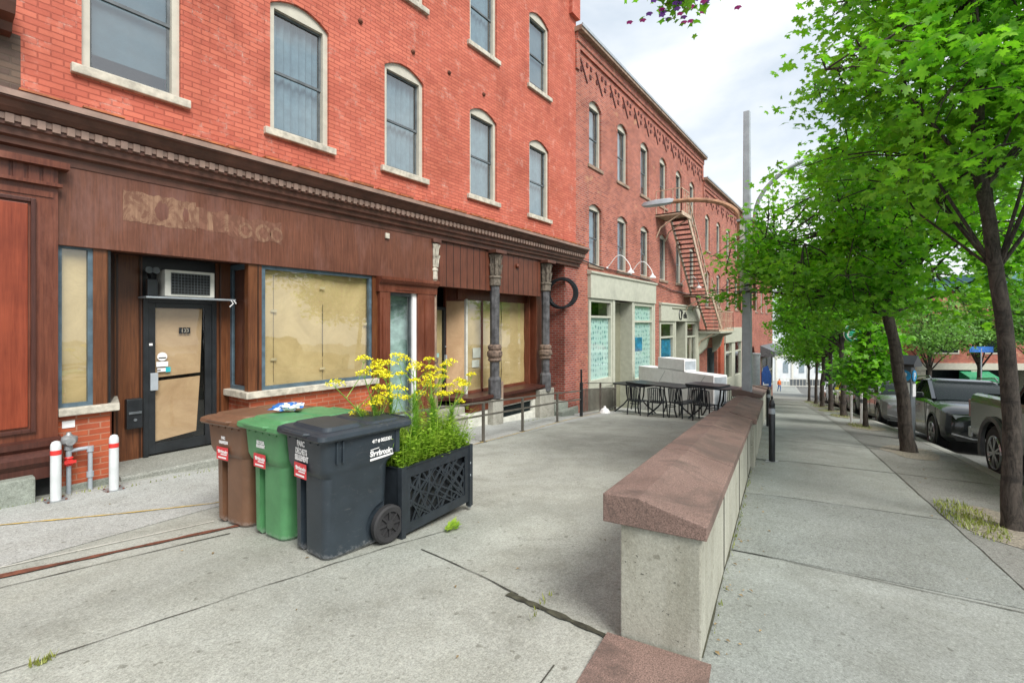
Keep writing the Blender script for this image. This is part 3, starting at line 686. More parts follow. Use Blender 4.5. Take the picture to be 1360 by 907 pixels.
# door with frame, glass, paper, number, stickers
DO = O('door', (lambda b: (b.box(2.33, 2.39, RD - .04, RD + .04, -.12, 2.06), b.box(3.19, 3.25, RD - .04, RD + .04, -.12, 2.06), b.box(2.39, 3.19, RD - .04, RD + .04, 1.99, 2.06), b.box(2.39, 2.475, RD - .02, RD + .03, -.1, 1.99), b.box(3.10, 3.19, RD - .02, RD + .03, -.1, 1.99), b.box(2.475, 3.10, RD - .02, RD + .03, -.1, .04), b.box(2.475, 3.10, RD - .02, RD + .03, 1.92, 1.99), b)[-1])(MB()), M['black'], B1, bevel=.004)
mb = MB(); mb.quad((2.475, RD, .04), (3.10, RD, .04), (3.10, RD, 1.92), (2.475, RD, 1.92)); O('pane', mb, M['glassd'], DO, fix=False)
mb = MB(); mb.quad((2.48, RD + .03, .95), (3.05, RD + .03, .98), (3.08, RD + .03, 1.92), (2.48, RD + .03, 1.92)); mb.quad((2.48, RD + .035, .06), (3.0, RD + .035, .12), (3.05, RD + .035, .93), (2.48, RD + .035, .90)); O('paper', mb, M['paperb'], DO, fix=False)
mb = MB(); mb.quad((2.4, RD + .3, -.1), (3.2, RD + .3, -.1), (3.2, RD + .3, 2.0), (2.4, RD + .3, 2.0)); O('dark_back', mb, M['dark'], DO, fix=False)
mb = MB(); mb.box(2.41, 2.50, RD - .05, RD - .02, .78, 1.02); O('lock_plate', mb, M['grey'], DO, bevel=.006)
mb = MB(); mb.box(2.40, 2.44, RD - .03, RD - .021, 1.40, 1.43); O('sticker', mb, M['white'], DO); mb = MB(); mb.box(2.49, 2.63, RD - .008, RD - .004, 1.10, 1.17); O('sticker', mb, M['white'], DO)
mb = MB(); mb.lathe((2.56, RD - .004, 1.24), [(.06, 0), (.06, -.004)], 20, 'y'); O('sticker', mb, M['white'], DO)
mb = MB(); mb.box(2.50, 2.60, RD - .009, RD - .004, 1.03, 1.08); O('sticker', mb, M['white'], DO)
mb = MB(); mb.box(2.60, 2.66, RD - .009, RD - .004, 1.02, 1.09); O('sticker', mb, plain('teal_sticker', (.03, .45, .50)), DO)
mb = MB(); mb.box(2.515, 2.605, RD - .012, RD - .009, 1.215, 1.23); mb.box(2.50, 2.54, RD - .012, RD - .009, 1.045, 1.06); O('sticker_print', mb, M['dark'], DO)
mb = MB()
for k in range(3): mb.box(2.765 + k * .05, 2.808 + k * .05, RD - .006, RD - .002, 1.56, 1.645)
O('number_tile', mb, M['black'], DO)
off = ABS[DO.name]
text('door_number', '133', .072, Vector((2.838, RD - .008, 1.578)) - off, (R(90), 0, 0), M['stone'], DO, ext=.001, sx=.98)
mb = MB(); mb.box(2.13, 2.31, RD - .10, RD, .30, .70); O('letter_box', mb, M['black'], B1, bevel=.015)
mb = MB(); mb.box(2.15, 2.29, RD - .12, RD - .101, .50, .53); mb.lathe((2.22, RD - .105, .42), [(.02, 0), (.02, -.015)], 10, 'y'); O('letter_slot', mb, M['sash'], B1)
# entrance step
mb = MB(); mb.prism([(-.03, -.7), (-.03, -.19), (.0, -.165), (RD + .1, -.12), (RD + .1, -.7)], 'x', 1.92, 3.43); O('entrance_step', mb, concrete('step_concrete', (.30, .31, .28), speck=.8), B1)
# air conditioner: a thing that sits on a shelf above the door
AC = thing('air_conditioner', 'boxy window air conditioner on a shelf above the door', 'air conditioner', (2.8, .38, 2.06), absolute=True)
mb = MB(); mb.box(2.50, 3.12, .36, .72, 2.075, 2.44); O('housing', mb, M['offwhite'], AC, bevel=.012)
mb = MB(); mb.box(2.57, 3.05, .352, .359, 2.11, 2.40); O('coil_back', mb, M['dark'], AC)
mb = MB()
for k in range(13): mb.box(2.57 + k * .04, 2.574 + k * .04, .346, .351, 2.11, 2.40)
for k in range(8): mb.box(2.57, 3.05, .347, .352, 2.11 + k * .04, 2.114 + k * .04)
O('grille', mb, M['sash'], AC)
mb = MB(); mb.box(2.28, 3.40, .33, .66, 2.045, 2.066); O('shelf', mb, M['grey'], B1)
mb = MB(); mb.tube([(3.33, .33, 2.05), (3.36, .32, 2.0), (3.31, .32, 1.95)], .008, 5); mb.tube([(3.37, .33, 2.05), (3.40, .32, 2.0)], .008, 5); O('shelf_hook', mb, M['white'], B1)
SC = thing('security_camera', 'small black floodlight cluster beside the air conditioner', 'security light', (2.38, .45, 2.2), absolute=True)
mb = MB(); mb.box(2.32, 2.44, .42, .5, 2.08, 2.30); mb.tube([(2.38, .5, 2.3), (2.38, .6, 2.4)], .02, 8); O('lamp_body', mb, M['black'], SC, bevel=.01)
mb = MB()
for x in (2.34, 2.42): mb.lathe((x, .42, 2.42), [(.015, .08), (.04, .04), (.045, 0)], 12, 'y')
O('lamp_head', mb, M['sash'], SC)
# left bay: base, sill, window, post, slanting return
def bay(poly_base, zb, zs, sillmat, name='bay_base'):
    mb = MB(); mb.prism(poly_base, 'z', zb, zs); O(name, mb, M['brickbase'], B1)
bay([(1.345, 0), (1.82, 0), (2.0, RD), (1.345, RD)], -.8, .66, None)
mb = MB(); mb.prism([(1.345, -.09), (1.89, -.09), (2.07, RD + .04), (1.345, RD)], 'z', .662, .75); O('bay_sill', mb, M['stone'], B1, bevel=.012)
mb = MB(); mb.box(1.345, 1.83, -.03, 0, -.8, -.13); O('bay_plinth', mb, M['concd'], B1, bevel=.01)
def frame_rect(mb, a, b, c, d, t, y0, y1):
    mb.box(a, a + t, y0, y1, c, d); mb.box(b - t, b, y0, y1, c, d); mb.box(a + t, b - t, y0, y1, c, c + t); mb.box(a + t, b - t, y0, y1, d - t, d)
mb = MB(); frame_rect(mb, 1.345, 1.66, .75, 2.60, .045, .0, .06)
W = O('shop_window', mb, M['blue'], B1)
mb = MB(); mb.quad((1.37, .03, .78), (1.62, .03, .78), (1.62, .03, 2.57), (1.37, .03, 2.57)); O('pane', mb, M['glass'], W, fix=False)
mb = MB(); mb.quad((1.2, .08, .75), (1.66, .08, .75), (1.66, .08, 2.58), (1.2, .08, 2.58)); O('paper', mb, M['paper'], W, fix=False)
mb = MB(); mb.box(1.66, 1.80, -.01, .09, .75, 2.60); O('corner_post', mb, M['woodo'], B1)
mb = MB(); mb.prism([(1.80, .02), (1.83, .02), (2.03, RD), (1.99, RD)], 'z', .75, 2.6); O('return_frame', mb, M['black'], B1)
mb = MB(); mb.box(1.39, 1.50, -.008, -.002, .52, .60); O('address_plate', mb, M['white'], B1)
# right bay: base, sill, big papered window
bay([(3.44, 0), (5.72, 0), (5.72, .4), (3.5, .4), (3.5, RD), (3.44, RD)], -1.0, .60, None)
mb = MB(); mb.box(3.36, 5.73, -.09, .12, .602, .70); mb.box(3.36, 3.5, .12, RD + .02, .602, .70); O('bay_sill', mb, M['stone'], B1, bevel=.012)
mb = MB(); frame_rect(mb, 3.62, 5.62, .70, 2.58, .055, -.0, .07); W = O('shop_window', mb, M['blue'], B1)
mb = MB(); mb.quad((3.66, .035, .74), (5.58, .035, .74), (5.58, .035, 2.55), (3.66, .035, 2.55)); O('pane', mb, M['glass'], W, fix=False)
mb = MB()
def sheetp(mb, a, b, c, d, y, seed, amp=.015, n=14, k=12):
    o_ = len(mb.v)
    for j in range(k + 1):
        for i in range(n + 1):
            u = lerp(a, b, i / n); z = lerp(c, d, j / k); mb.v.append((u, y + amp * mnoise.noise(Vector((u * 3, z * 2.3, seed))) + amp * .5 * mnoise.noise(Vector((u * 9, z * 4, seed + 3))), z))
    for j in range(k):
        for i in range(n): q_ = o_ + j * (n + 1) + i; mb.f.append((q_, q_ + 1, q_ + n + 2, q_ + n + 1))
for i, (a, b) in enumerate(((3.62, 3.84), (3.82, 4.68), (4.66, 5.62))): sheetp(mb, a, b, .7, 2.57, .09 + .012 * i, i * 5, .022)
O('paper', mb, M['paper'], W, fix=False, smooth=True)
mb = MB(); mb.box(4.668, 4.676, .066, .069, 1.15, 2.02); mb.box(3.832, 3.836, .066, .069, .8, 2.45); mb.box(4.67, 4.674, .066, .069, .76, 1.1); O('sheet_gap', mb, M['dark'], W)
mb = MB()
for x, z, a in ((3.84, 1.9, 0), (3.84, 1.15, 0), (4.67, 2.3, 0), (4.67, .95, 0), (4.2, 2.5, 1), (5.2, 2.51, 1), (5.55, 1.7, 0)): mb.box(x - (.05 if not a else .02), x + (.05 if not a else .02), .0645, .0655, z - (.02 if not a else .05), z + (.02 if not a else .05))
O('tape', mb, M['tape'], W)
mb = MB(); mb.box(3.42, 3.615, -.015, .10, .70, 2.60); mb.box(5.625, 5.74, -.015, .10, -.6, 2.60); O('corner_post', mb, M['woodo'], B1)
mb = MB(); mb.box(3.46, 3.50, .10, RD, .70, .76); mb.box(3.46, 3.50, .10, RD, 2.52, 2.6); mb.box(3.46, 3.50, .10, .15, .76, 2.52); mb.box(3.46, 3.50, RD - .06, RD, .76, 2.52); W = O('side_window', mb, M['blue'], B1)
mb = MB(); mb.quad((3.48, .15, .76), (3.48, RD - .06, .76), (3.48, RD - .06, 2.52), (3.48, .15, 2.52)); O('pane', mb, M['glass'], W, fix=False)
mb = MB(); mb.quad((3.53, .1, .7), (3.53, RD, .7), (3.53, RD, 2.6), (3.53, .1, 2.6)); O('paper', mb, M['wood'], W, fix=False)
# second door with classical surround
mb = MB(); mb.box(5.74, 5.98, -.09, .12, -.5, 2.30); mb.box(6.68, 7.14, -.09, .12, -.6, 2.30)
mb.box(5.80, 5.92, -.105, -.09, -.2, 2.18); mb.box(6.86, 7.06, -.105, -.09, -.2, 2.18)
mb.prism([(.1, 2.30), (-.10, 2.30), (-.11, 2.44), (-.16, 2.47), (-.19, 2.52), (-.19, 2.576), (.1, 2.576)], 'x', 5.70, 7.2); O('door_surround', mb, M['wood'], B1)
mb = MB(); mb.prism([(6.1, 2.345), (6.62, 2.345), (6.36, 2.39)], 'y', -.115, -.10); O('surround_ornament', mb, M['wood'], B1)
D2 = O('glass_door', (lambda b: (b.box(5.98, 6.04, -.0, .08, -.4, 2.30), b.box(6.56, 6.58, -.0, .08, -.4, 2.30), b.box(6.04, 6.56, .0, .08, 2.24, 2.30), b)[-1])(MB()), M['sash'], B1)
mb = MB(); mb.quad((6.04, .04, -.4), (6.56, .04, -.4), (6.56, .04, 2.24), (6.04, .04, 2.24)); O('pane', mb, M['glass'], D2, fix=False)
mb = MB(); mb.quad((6.0, .5, -.4), (6.95, .12, -.4), (6.95, .12, 2.3), (6.0, .5, 2.3)); O('inner_wall', mb, plain('pale_teal', (.33, .48, .45)), D2, fix=False)
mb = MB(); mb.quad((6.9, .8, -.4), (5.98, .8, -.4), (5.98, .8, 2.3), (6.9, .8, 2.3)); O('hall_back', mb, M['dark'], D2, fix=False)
mb = MB(); mb.box(6.58, 6.68, -.04, .08, -.5, 2.30); O('white_jamb', mb, M['white'], B1)
# plank fascia over the recess with the iron columns
mb = MB(); mb.box(7.26, 9.14, -.0, .12, 2.50, 3.47); mb.box(9.28, 11.34, -.0, .12, 2.46, 3.47); O('plank_fascia', mb, M['woodp'], B1, bevel=.005)
mb = MB(); mb.lathe((10.2, 0, 3.2), [(.06, 0), (.06, -.05), (.03, -.07)], 10, 'y'); O('alarm_box', mb, M['wood'], B1)
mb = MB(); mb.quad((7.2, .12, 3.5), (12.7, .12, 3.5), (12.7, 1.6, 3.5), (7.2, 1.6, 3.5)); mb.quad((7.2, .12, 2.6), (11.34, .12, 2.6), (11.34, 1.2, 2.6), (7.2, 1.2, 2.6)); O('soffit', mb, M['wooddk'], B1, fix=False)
# recess walls
mb = MB(); mb.box(7.2, 7.9, .9, .95, -.6, 2.6); mb.box(7.14, 7.2, .1, .95, -.8, 2.6); mb.box(8.46, 8.5, .88, .95, -.6, 2.6)
mb.box(8.5, 11.45, .5, .56, 2.28, 2.6); mb.box(11.3, 11.46, .44, .56, -.02, 2.28); mb.box(11.46, 11.86, .22, .56, -.05, 2.6); mb.box(11.30, 11.36, .36, .44, -.02, 2.6)
O('recess_panelling', mb, M['wood'], B1, bevel=.005)
D3 = O('door', (lambda b: (frame_rect(b, 7.9, 8.46, -.35, 2.1, .07, .86, .93), b)[-1])(MB()), M['black'], B1)
mb = MB(); mb.quad((7.97, .9, -.3), (8.39, .9, -.3), (8.39, .9, 2.03), (7.97, .9, 2.03)); O('pane', mb, M['glassd'], D3, fix=False)
mb = MB(); mb.quad((7.97, .93, -.3), (8.39, .93, -.3), (8.39, .93, 2.03), (7.97, .93, 2.03)); O('paper', mb, M['paper'], D3, fix=False)
mb = MB(); mb.box(8.40, 8.44, .80, .86, .75, .95); mb.lathe((8.42, .84, 1.15), [(.015, 0), (.015, -.02)], 8, 'y'); O('handle', mb, M['grey'], D3)
mb = MB(); mb.box(8.1, 8.25, .885, .89, .9, 1.0); O('sticker', mb, M['pteal'], D3)
# papered windows of the recess: slanting return and front
mb = MB(); mb.prism([(8.50, .9), (8.76, .52), (8.80, .55), (8.55, .93)], 'z', 0, .06); mb.prism([(8.50, .9), (8.76, .52), (8.80, .55), (8.55, .93)], 'z', 2.25, 2.6); W = O('side_window', mb, M['wood'], B1)
mb = MB(); mb.quad((8.50, .9, .05), (8.77, .52, .05), (8.77, .52, 2.28), (8.50, .9, 2.28)); O('paper', mb, M['paperb'], W, fix=False)
mb = MB(); mb.box(8.755, 8.81, .47, .53, .0, 2.30); O('white_jamb', mb, M['offwhite'], B1)
mb = MB(); mb.box(8.81, 11.30, .49, .53, .0, .06); mb.box(9.36, 9.42, .49, .52, .0, 2.28); W = O('shop_window', mb, M['wood'], B1)
mb = MB(); mb.quad((8.81, .50, .06), (11.3, .50, .06), (11.3, .50, 2.28), (8.81, .50, 2.28)); O('pane', mb, M['glass'], W, fix=False)
mb = MB()
for i, (a, b) in enumerate(((8.8, 9.4), (9.38, 10.22), (10.24, 11.32))): sheetp(mb, a, b, .04, 2.28, .535 + .01 * (i % 2), i * 3 + 1, .018)
O('paper', mb, M['paper'], W, fix=False, smooth=True)
mb = MB(); mb.box(9.05, 9.35, .515, .518, .85, 1.1); mb.box(9.02, 9.3, .5155, .5185, .62, .8); mb.box(9.75, 10.1, .515, .518, .5, .8); O('posted_sheet', mb, M['offwhite'], W)
mb = MB()
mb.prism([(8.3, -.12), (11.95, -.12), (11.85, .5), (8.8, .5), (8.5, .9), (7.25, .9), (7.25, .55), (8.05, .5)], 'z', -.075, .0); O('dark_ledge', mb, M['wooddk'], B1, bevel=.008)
mb = MB(); mb.box(8.36, 11.9, .0, .4, -.35, -.076); O('ledge_front', mb, M['wood'], B1)
mb = MB(); mb.box(8.0, 9.62, .02, .6, -1.4, -.36); mb.box(10.98, 11.95, .02, .6, -1.6, -.36); mb.box(9.62, 10.98, .02, .6, -1.4, -.70); O('rendered_base', mb, M['offwhite'], B1)
mb = MB(); mb.box(9.02, 9.42, -.16, .02, -1.3, -.12); mb.box(11.1, 11.85, -.14, .02, -1.6, -.12); mb.box(7.2, 8.3, .1, .9, -.9, -.20); mb.box(7.2, 8.1, -.18, .12, -.9, -.36); O('plinth_stone', mb, concrete('limestone', (.42, .41, .36), stain=.9, sc=4), B1, bevel=.02)
mb = MB(); mb.box(11.95, 12.72, -.1, 1.2, -1.7, -.62); mb.box(11.95, 12.66, -.35, -.1, -1.7, -.82); O('side_step', mb, M['concd'], B1, bevel=.015)
BW = O('basement_window', (lambda b: (frame_rect(b, 9.62, 10.98, -.70, -.36, .03, .04, .10), b.box(10.55, 10.58, .04, .10, -.7, -.36), b)[-1])(MB()), M['offwhite'], B1)
mb = MB(); mb.quad((9.62, .09, -.70), (10.98, .09, -.70), (10.98, .09, -.36), (9.62, .09, -.36)); O('pane', mb, M['carglass'], BW, fix=False)
# brick return wall inside the deep recess
mb = MB(); mb.quad((11.86, .56, -1.7), (11.86, 2.6, -1.7), (11.86, 2.6, 3.5), (11.86, .56, 3.5)); mb.quad((11.86, 2.6, -1.7), (12.7, 2.6, -1.7), (12.7, 2.6, 3.5), (11.86, 2.6, 3.5)); O('recess_brick', mb, M['brick3'], B1, fix=False)
# iron columns
def iron_column(x, y, zb, zt, s=1.0, half=False):
    mb = MB(); r0 = .118 * s
    mb.lathe((x, y, 0), [(r0 * 1.35, zb), (r0 * 1.35, zb + .45), (r0 * 1.1, zb + .5), (r0 * 1.0, zb + .52), (r0, zt - .85), (r0, zt - .8)], 8); 
    col = O('iron_column', mb, M['ironc'] if not half else M['stone2'], B1, smooth=False)
    mb = MB(); mb.lathe((x, y, 0), [(r0 * 1.05, zb + .88), (r0 * 1.45, zb + .92), (r0 * 1.3, zb + .97), (r0 * 1.6, zb + 1.03), (r0 * 1.6, zb + 1.12), (r0 * 1.25, zb + 1.16), (r0 * 1.45, zb + 1.2), (r0 * 1.45, zb + 1.26), (r0 * 1.1, zb + 1.3)], 16)
    O('ornate_band', mb, M['bandc'], col)
    mb = MB(); mb.lathe((x, y, 0), [(r0 * 1.05, zt - .86), (r0 * 1.3, zt - .84), (r0 * 1.25, zt - .68), (r0 * 1.45, zt - .66), (r0 * 1.45, zt - .62), (r0 * 1.1, zt - .60), (r0 * 1.05, zt - .25), (r0 * 1.5, zt - .1)], 12)
    for k in range(8):
        a = k * math.pi / 4; cx, cy = x + r0 * 1.12 * math.cos(a), y + r0 * 1.12 * math.sin(a)
        mb.tube([(cx, cy, zt - .58), (cx + .02 * math.cos(a), cy + .02 * math.sin(a), zt - .42), (cx + .055 * math.cos(a), cy + .055 * math.sin(a), zt - .34), (cx + .045 * math.cos(a), cy + .045 * math.sin(a), zt - .39)], [.028, .024, .016, .006], 5)
        mb.tube([(cx, cy, zt - .36), (cx + .02 * math.cos(a), cy + .02 * math.sin(a), zt - .2), (cx + .06 * math.cos(a), cy + .06 * math.sin(a), zt - .12), (cx + .05 * math.cos(a), cy + .05 * math.sin(a), zt - .17)], [.026, .022, .015, .006], 5)
    O('capital', mb, M['stone'] if half else M['capc'], col)
    mb = MB(); mb.box(x - r0 * 1.8, x + r0 * 1.8, y - r0 * 1.8, y + r0 * 1.8, zt - .08, zt); O('abacus', mb, M['corn'], col, bevel=.01)
iron_column(9.21, -.05, -.1, 3.47); iron_column(11.52, -.05, -.18, 3.47); iron_column(7.2, .0, -.3, 3.47, .55, True)
mb = MB(); mb.tube([(9.42, -.08, -.3), (9.42, -.08, .28)], .06, 10); O('downpipe', mb, M['stone2'], B1)
# hose coil hanging in the recess
mb = MB(); mt = Euler((R(90), 0, R(-72))).to_matrix()
for k in range(7):
    mb.torus((12.62 - .014 * (k % 3), .0 + .02 * k, 2.62 + .012 * math.sin(k * 2.1)), .43 + .012 * math.sin(k * 1.7), .026, mt, 30, 6)
tag(O('cable_coil', mb, M['black'], smooth=True), 'thick black coil of cable hung on the brick pier beneath the dark cornice', 'cable coil')

# gas meter set between two bollards
GM = thing('gas_regulator', 'grey gas pipework with a red valve against the brick base', 'gas pipe', (1.5, -.12, -.2), absolute=True)
mb = MB(); mb.tube([(1.42, -.14, -.25), (1.42, -.14, .12)], .022, 10); mb.tube([(1.42, -.14, .22), (1.42, -.14, .30)], .026, 10)
mb.tube([(1.42, -.14, .28), (1.50, -.14, .285), (1.58, -.14, .285), (1.605, -.14, .26), (1.605, -.14, -.25)], .022, 10); mb.lathe((1.605, -.14, -.02), [(.034, -.03), (.034, .03)], 10)
mb.lathe((1.605, -.14, .27), [(.033, -.03), (.033, .03)], 10); O('pipe', mb, M['grey'], GM, smooth=True)
mb = MB(); mb.lathe((1.42, -.14, .30), [(.04, 0), (.035, .04), (.05, .06), (.075, .08), (.08, .11), (.075, .14), (.04, .155), (.025, .17), (.02, .19)], 16); mb.lathe((1.42, -.22, .40), [(.045, 0), (.045, .05), (.03, .08)], 14, 'y'); O('regulator', mb, M['galv'], GM, smooth=True)
mb = MB(); mb.lathe((1.42, -.14, .17), [(.03, -.05), (.042, -.03), (.03, -.015), (.045, 0), (.03, .02), (.042, .035), (.03, .05)], 12); mb.lathe((1.42, -.20, .17), [(.022, 0), (.022, .06)], 8, 'y'); mb.box(1.37, 1.47, -.215, -.2, .155, .185); O('valve', mb, M['red'], GM)
def bollard(x, y, label, ztop=1.0):
    z = G(x, y); t = thing('safety_bollard', label, 'bollard', (x, y, z), group='grey safety bollards')
    mb = MB(); mb.lathe((0, 0, 0), [(.045, 0), (.045, .55), (.045, .58), (.043, .60), (.033, .625), (.012, .635)], 20); O('post', mb, M['greenb'], t, smooth=True, local=True)
    mb = MB(); mb.lathe((0, 0, 0), [(.0465, .49), (.0465, .54)], 20, cap=False); O('red_band', mb, M['red'], t, smooth=True, local=True)
    mb = MB(); mb.box(-.09, .09, -.09, .09, .0, .012); O('base_plate', mb, M['galv'], t, local=True)
    mb = MB()
    for i in (-1, 1):
        for j in (-1, 1): mb.lathe((i * .07, j * .07, .012), [(.01, 0), (.01, .012)], 6)
    O('bolt', mb, M['rust'], t, local=True)
    t.scale = (ztop, ztop, ztop)
bollard(1.27, -.38, 'grey bollard with a red band just left of the gas pipes'); bollard(1.76, -.38, 'grey bollard with a red band right of the gas pipes, nearer the door')

# ================================================================== building 2: older red brick, olive storefronts
B2 = thing('brick_building', 'weathered red brick building with arched windows and pale olive shopfronts', 'building', (13.4, 0, -1.0), absolute=True)
U3 = 28.03
w2 = [(14.28 + 2.26 * k, 14.28 + 2.26 * k + .92) for k in range(6)]
ops = []
for a, b in w2:
    ops.append((a, b, 6.95, 8.95, .2)); ops.append((a, b, 3.66, 5.55, .16))
ops += [(14.2, 20.25, -2.2, 3.3, 0), (20.95, 27.1, -3, 2.55, 0)]
mb = MB(); wall(mb, UR + .001, U3, -4, 10.75, ops)
mb.quad((U3, 0, -5), (U3, 12, -5), (U3, 12, 10.75), (U3, 0, 10.75)); mb.quad((UR, 0, 10.75), (U3, 0, 10.75), (U3, 12, 10.75), (UR, 12, 10.75))
mb.box(20.3, 20.9, -.02, .0, -3, 3.0)
O('wall', mb, M['brick2'], B2, fix=False)
for a, b in w2:
    arch_window(B2, a, b, 6.95, 8.95, .2, M['trim'], M['stone2'], yrec=.08, fw=.07, proj=.05); arch_window(B2, a, b, 3.66, 5.55, .16, M['trim'], M['stone2'], yrec=.08, fw=.07, proj=.05)
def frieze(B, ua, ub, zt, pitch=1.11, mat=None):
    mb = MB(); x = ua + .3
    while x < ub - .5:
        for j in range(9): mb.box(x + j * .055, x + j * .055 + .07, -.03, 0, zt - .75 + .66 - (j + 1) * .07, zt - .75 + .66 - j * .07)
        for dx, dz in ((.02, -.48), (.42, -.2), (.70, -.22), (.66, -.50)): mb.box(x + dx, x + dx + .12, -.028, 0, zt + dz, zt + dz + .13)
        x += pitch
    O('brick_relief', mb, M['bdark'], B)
    mb = MB(); mb.box(ua, ub, -.06, 0, zt + .12, zt + .30); mb.box(ua, ub, -.10, -.0, zt + .30, zt + .56)
    mb.box(ua, ua + .22, -.06, 0, zt - .55, zt + .12); mb.box(ub - .22, ub, -.06, 0, zt - .55, zt + .12)
    O('brick_corbel', mb, M['brick2'], B)
    mb = MB(); mb.box(ua - .05, ub + .03, -.26, .1, zt + .56, zt + .72); O('coping', mb, M['stone2'], B, bevel=.01)
    mb = MB(); mb.box(ua - .05, ub + .03, -.29, -.26, zt + .66, zt + .75); O('gutter', mb, M['grey'], B)
frieze(B2, UR - .05, U3, 10.25)
# storefront A
mb = MB(); mb.box(14.18, 20.27, -.12, .02, 2.55, 3.32); mb.prism([(0, 3.32), (-.12, 3.32), (-.17, 3.36), (-.17, 3.42), (0, 3.46)], 'x', 14.14, 20.31); O('shop_fascia', mb, M['olive'], B2, bevel=.008)
mb = MB(); frame_rect(mb, 14.2, 15.98, -.30, 2.55, .12, -.05, .10); mb.box(14.32, 15.86, -.04, .08, 1.90, 1.97); mb.box(14.2, 15.98, -.05, .3, -2, -.30); W = O('shop_window', mb, M['olive'], B2)
m = N('patterned_film'); vo = m.n('ShaderNodeTexVoronoi'); vo.inputs['Scale'].default_value = 5.5; vo.inputs['Randomness'].default_value = .35; m.set(vo.inputs['Vector'], m.tc.outputs['Object'])
wv = m.noise(3.5, 5, .7); cc = m.mix(m.ramp(vo.outputs['Distance'], [(.15, 0.), (.42, 1.)]), (.10, .26, .29), (.55, .78, .74)); cc = m.mix(m.ramp(wv, [(.45, 0.), (.65, .8)]), cc, (.58, .74, .72)); M['film'] = m.fin(cc, .5)
mb = MB(); mb.quad((14.3, .03, -.2), (15.87, .03, -.2), (15.87, .03, 2.45), (14.3, .03, 2.45)); O('pane', mb, M['glass'], W, fix=False)
mb = MB(); mb.quad((14.3, .06, -.2), (15.87, .06, -.2), (15.87, .06, 1.93), (14.3, .06, 1.93)); O('window_film', mb, M['film'], W, fix=False)
mb = MB(); mb.box(15.98, 16.16, -.08, .5, -2, 2.55); mb.box(17.75, 17.93, -.08, .5, -2, 2.55); mb.box(20.12, 20.26, -.08, .1, -2, 2.55); O('shop_pilaster', mb, M['olive'], B2, bevel=.01)
D = O('door', (lambda b: (b.box(16.16, 17.75, .42, .47, -2, 2.55), b.box(16.9, 16.94, .38, .42, -1.2, 2.4), b)[-1])(MB()), M['olived'], B2)
mb = MB(); mb.quad((16.16, .1, 2.5), (17.75, .1, 2.5), (17.75, 1, 2.5), (16.16, 1, 2.5)); O('porch_lining', mb, M['olive'], B2, fix=False)
mb = MB(); frame_rect(mb, 17.93, 20.12, -.6, 2.55, .14, -.05, .10); mb.box(18.07, 19.98, -.04, .08, 1.75, 1.83); mb.box(17.93, 20.12, -.05, .3, -2.2, -.6); W = O('shop_window', mb, M['olive'], B2)
mb = MB(); mb.quad((18.05, .03, -.5), (20, .03, -.5), (20, .03, 2.45), (18.05, .03, 2.45)); O('pane', mb, M['glass'], W, fix=False)
mb = MB(); mb.quad((18.05, .06, -.5), (20, .06, -.5), (20, .06, 2.42), (18.05, .06, 2.42)); O('window_film', mb, M['film'], W, fix=False)
mb = MB(); mb.box(18.3, 19.1, .05, .055, .6, 1.15); O('poster', mb, M['blueposter'], W)
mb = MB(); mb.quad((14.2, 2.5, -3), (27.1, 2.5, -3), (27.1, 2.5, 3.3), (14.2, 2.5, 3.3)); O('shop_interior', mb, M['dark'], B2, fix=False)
# gooseneck lamps over the fascia
def gooseneck(x, label):
    t = thing('gooseneck_lamp', label, 'wall lamp', (x, -.02, 3.55), group='white gooseneck lamps above the shopfronts')
    mb = MB(); pts = [(0, 0, .1)] + [(.0 + .10 * k / 8, -.05 - .75 * (k / 8), .1 + .42 * math.sin(math.pi * k / 8 * .95)) for k in range(1, 9)]; pts += [(.11, -.83, .03)]
    mb.tube(pts, .015, 6); mb.lathe((0, 0, .1), [(.05, 0), (.05, -.03)], 10, 'y'); O('arm', mb, M['white'], t, smooth=True, local=True)
    mb = MB(); mb.lathe((.11, -.83, -.12), [(.13, 0), (.10, .06), (.04, .11), (.03, .17)], 14, cap=False); O('lamp_shade', mb, M['white'], t, smooth=True, local=True)
gooseneck(15.6, 'white gooseneck lamp above the left half of the long olive fascia'); gooseneck(17.7, 'white gooseneck lamp above the right half of the long olive fascia')
gooseneck(24.0, 'white gooseneck lamp beneath the fire escape steps above the lettered fascia')
mb = MB(); mb.tube([(13.4, -.05, 3.75), (15, -.05, 3.62), (17.5, -.05, 3.58), (20, -.05, 3.50), (22.5, -.05, 3.25), (27, -.05, 3.2)], .02, 6); O('wall_cable', mb, M['black'], B2)
# storefront B
mb = MB(); mb.box(20.92, 27.12, -.12, .02, 1.82, 2.52); mb.prism([(0, 2.52), (-.12, 2.52), (-.17, 2.56), (-.17, 2.62), (0, 2.66)], 'x', 20.88, 27.15); O('shop_fascia', mb, M['olive'], B2, bevel=.008)
of2 = ABS[B2.name]
mb = MB(); mb.torus((23.6, -.14, 2.14), .22, .022, Matrix.Scale(1, 3) @ Euler((R(90), 0, 0)).to_matrix(), 22, 6); mb.tube([(23.75, -.14, 1.9), (23.72, -.14, 2.25), (23.85, -.14, 2.34), (23.92, -.14, 2.2)], .018, 6); O('emblem', mb, M['black'], B2)
text('lettering', 'ella', .42, Vector((24.35, -.135, 1.98)) - of2, (R(90), 0, 0), M['black'], B2, ext=.008, off=.006)
mb = MB(); mb.box(22.4, 25.8, -.15, -.12, 2.40, 2.44); O('fascia_slot', mb, M['olived'], B2)
mb = MB(); frame_rect(mb, 20.95, 22.9, -.9, 1.82, .13, -.05, .10); mb.box(21.08, 22.77, -.04, .08, 1.05, 1.13); mb.box(20.95, 22.9, -.05, .3, -3, -.9); W = O('shop_window', mb, M['olive'], B2)
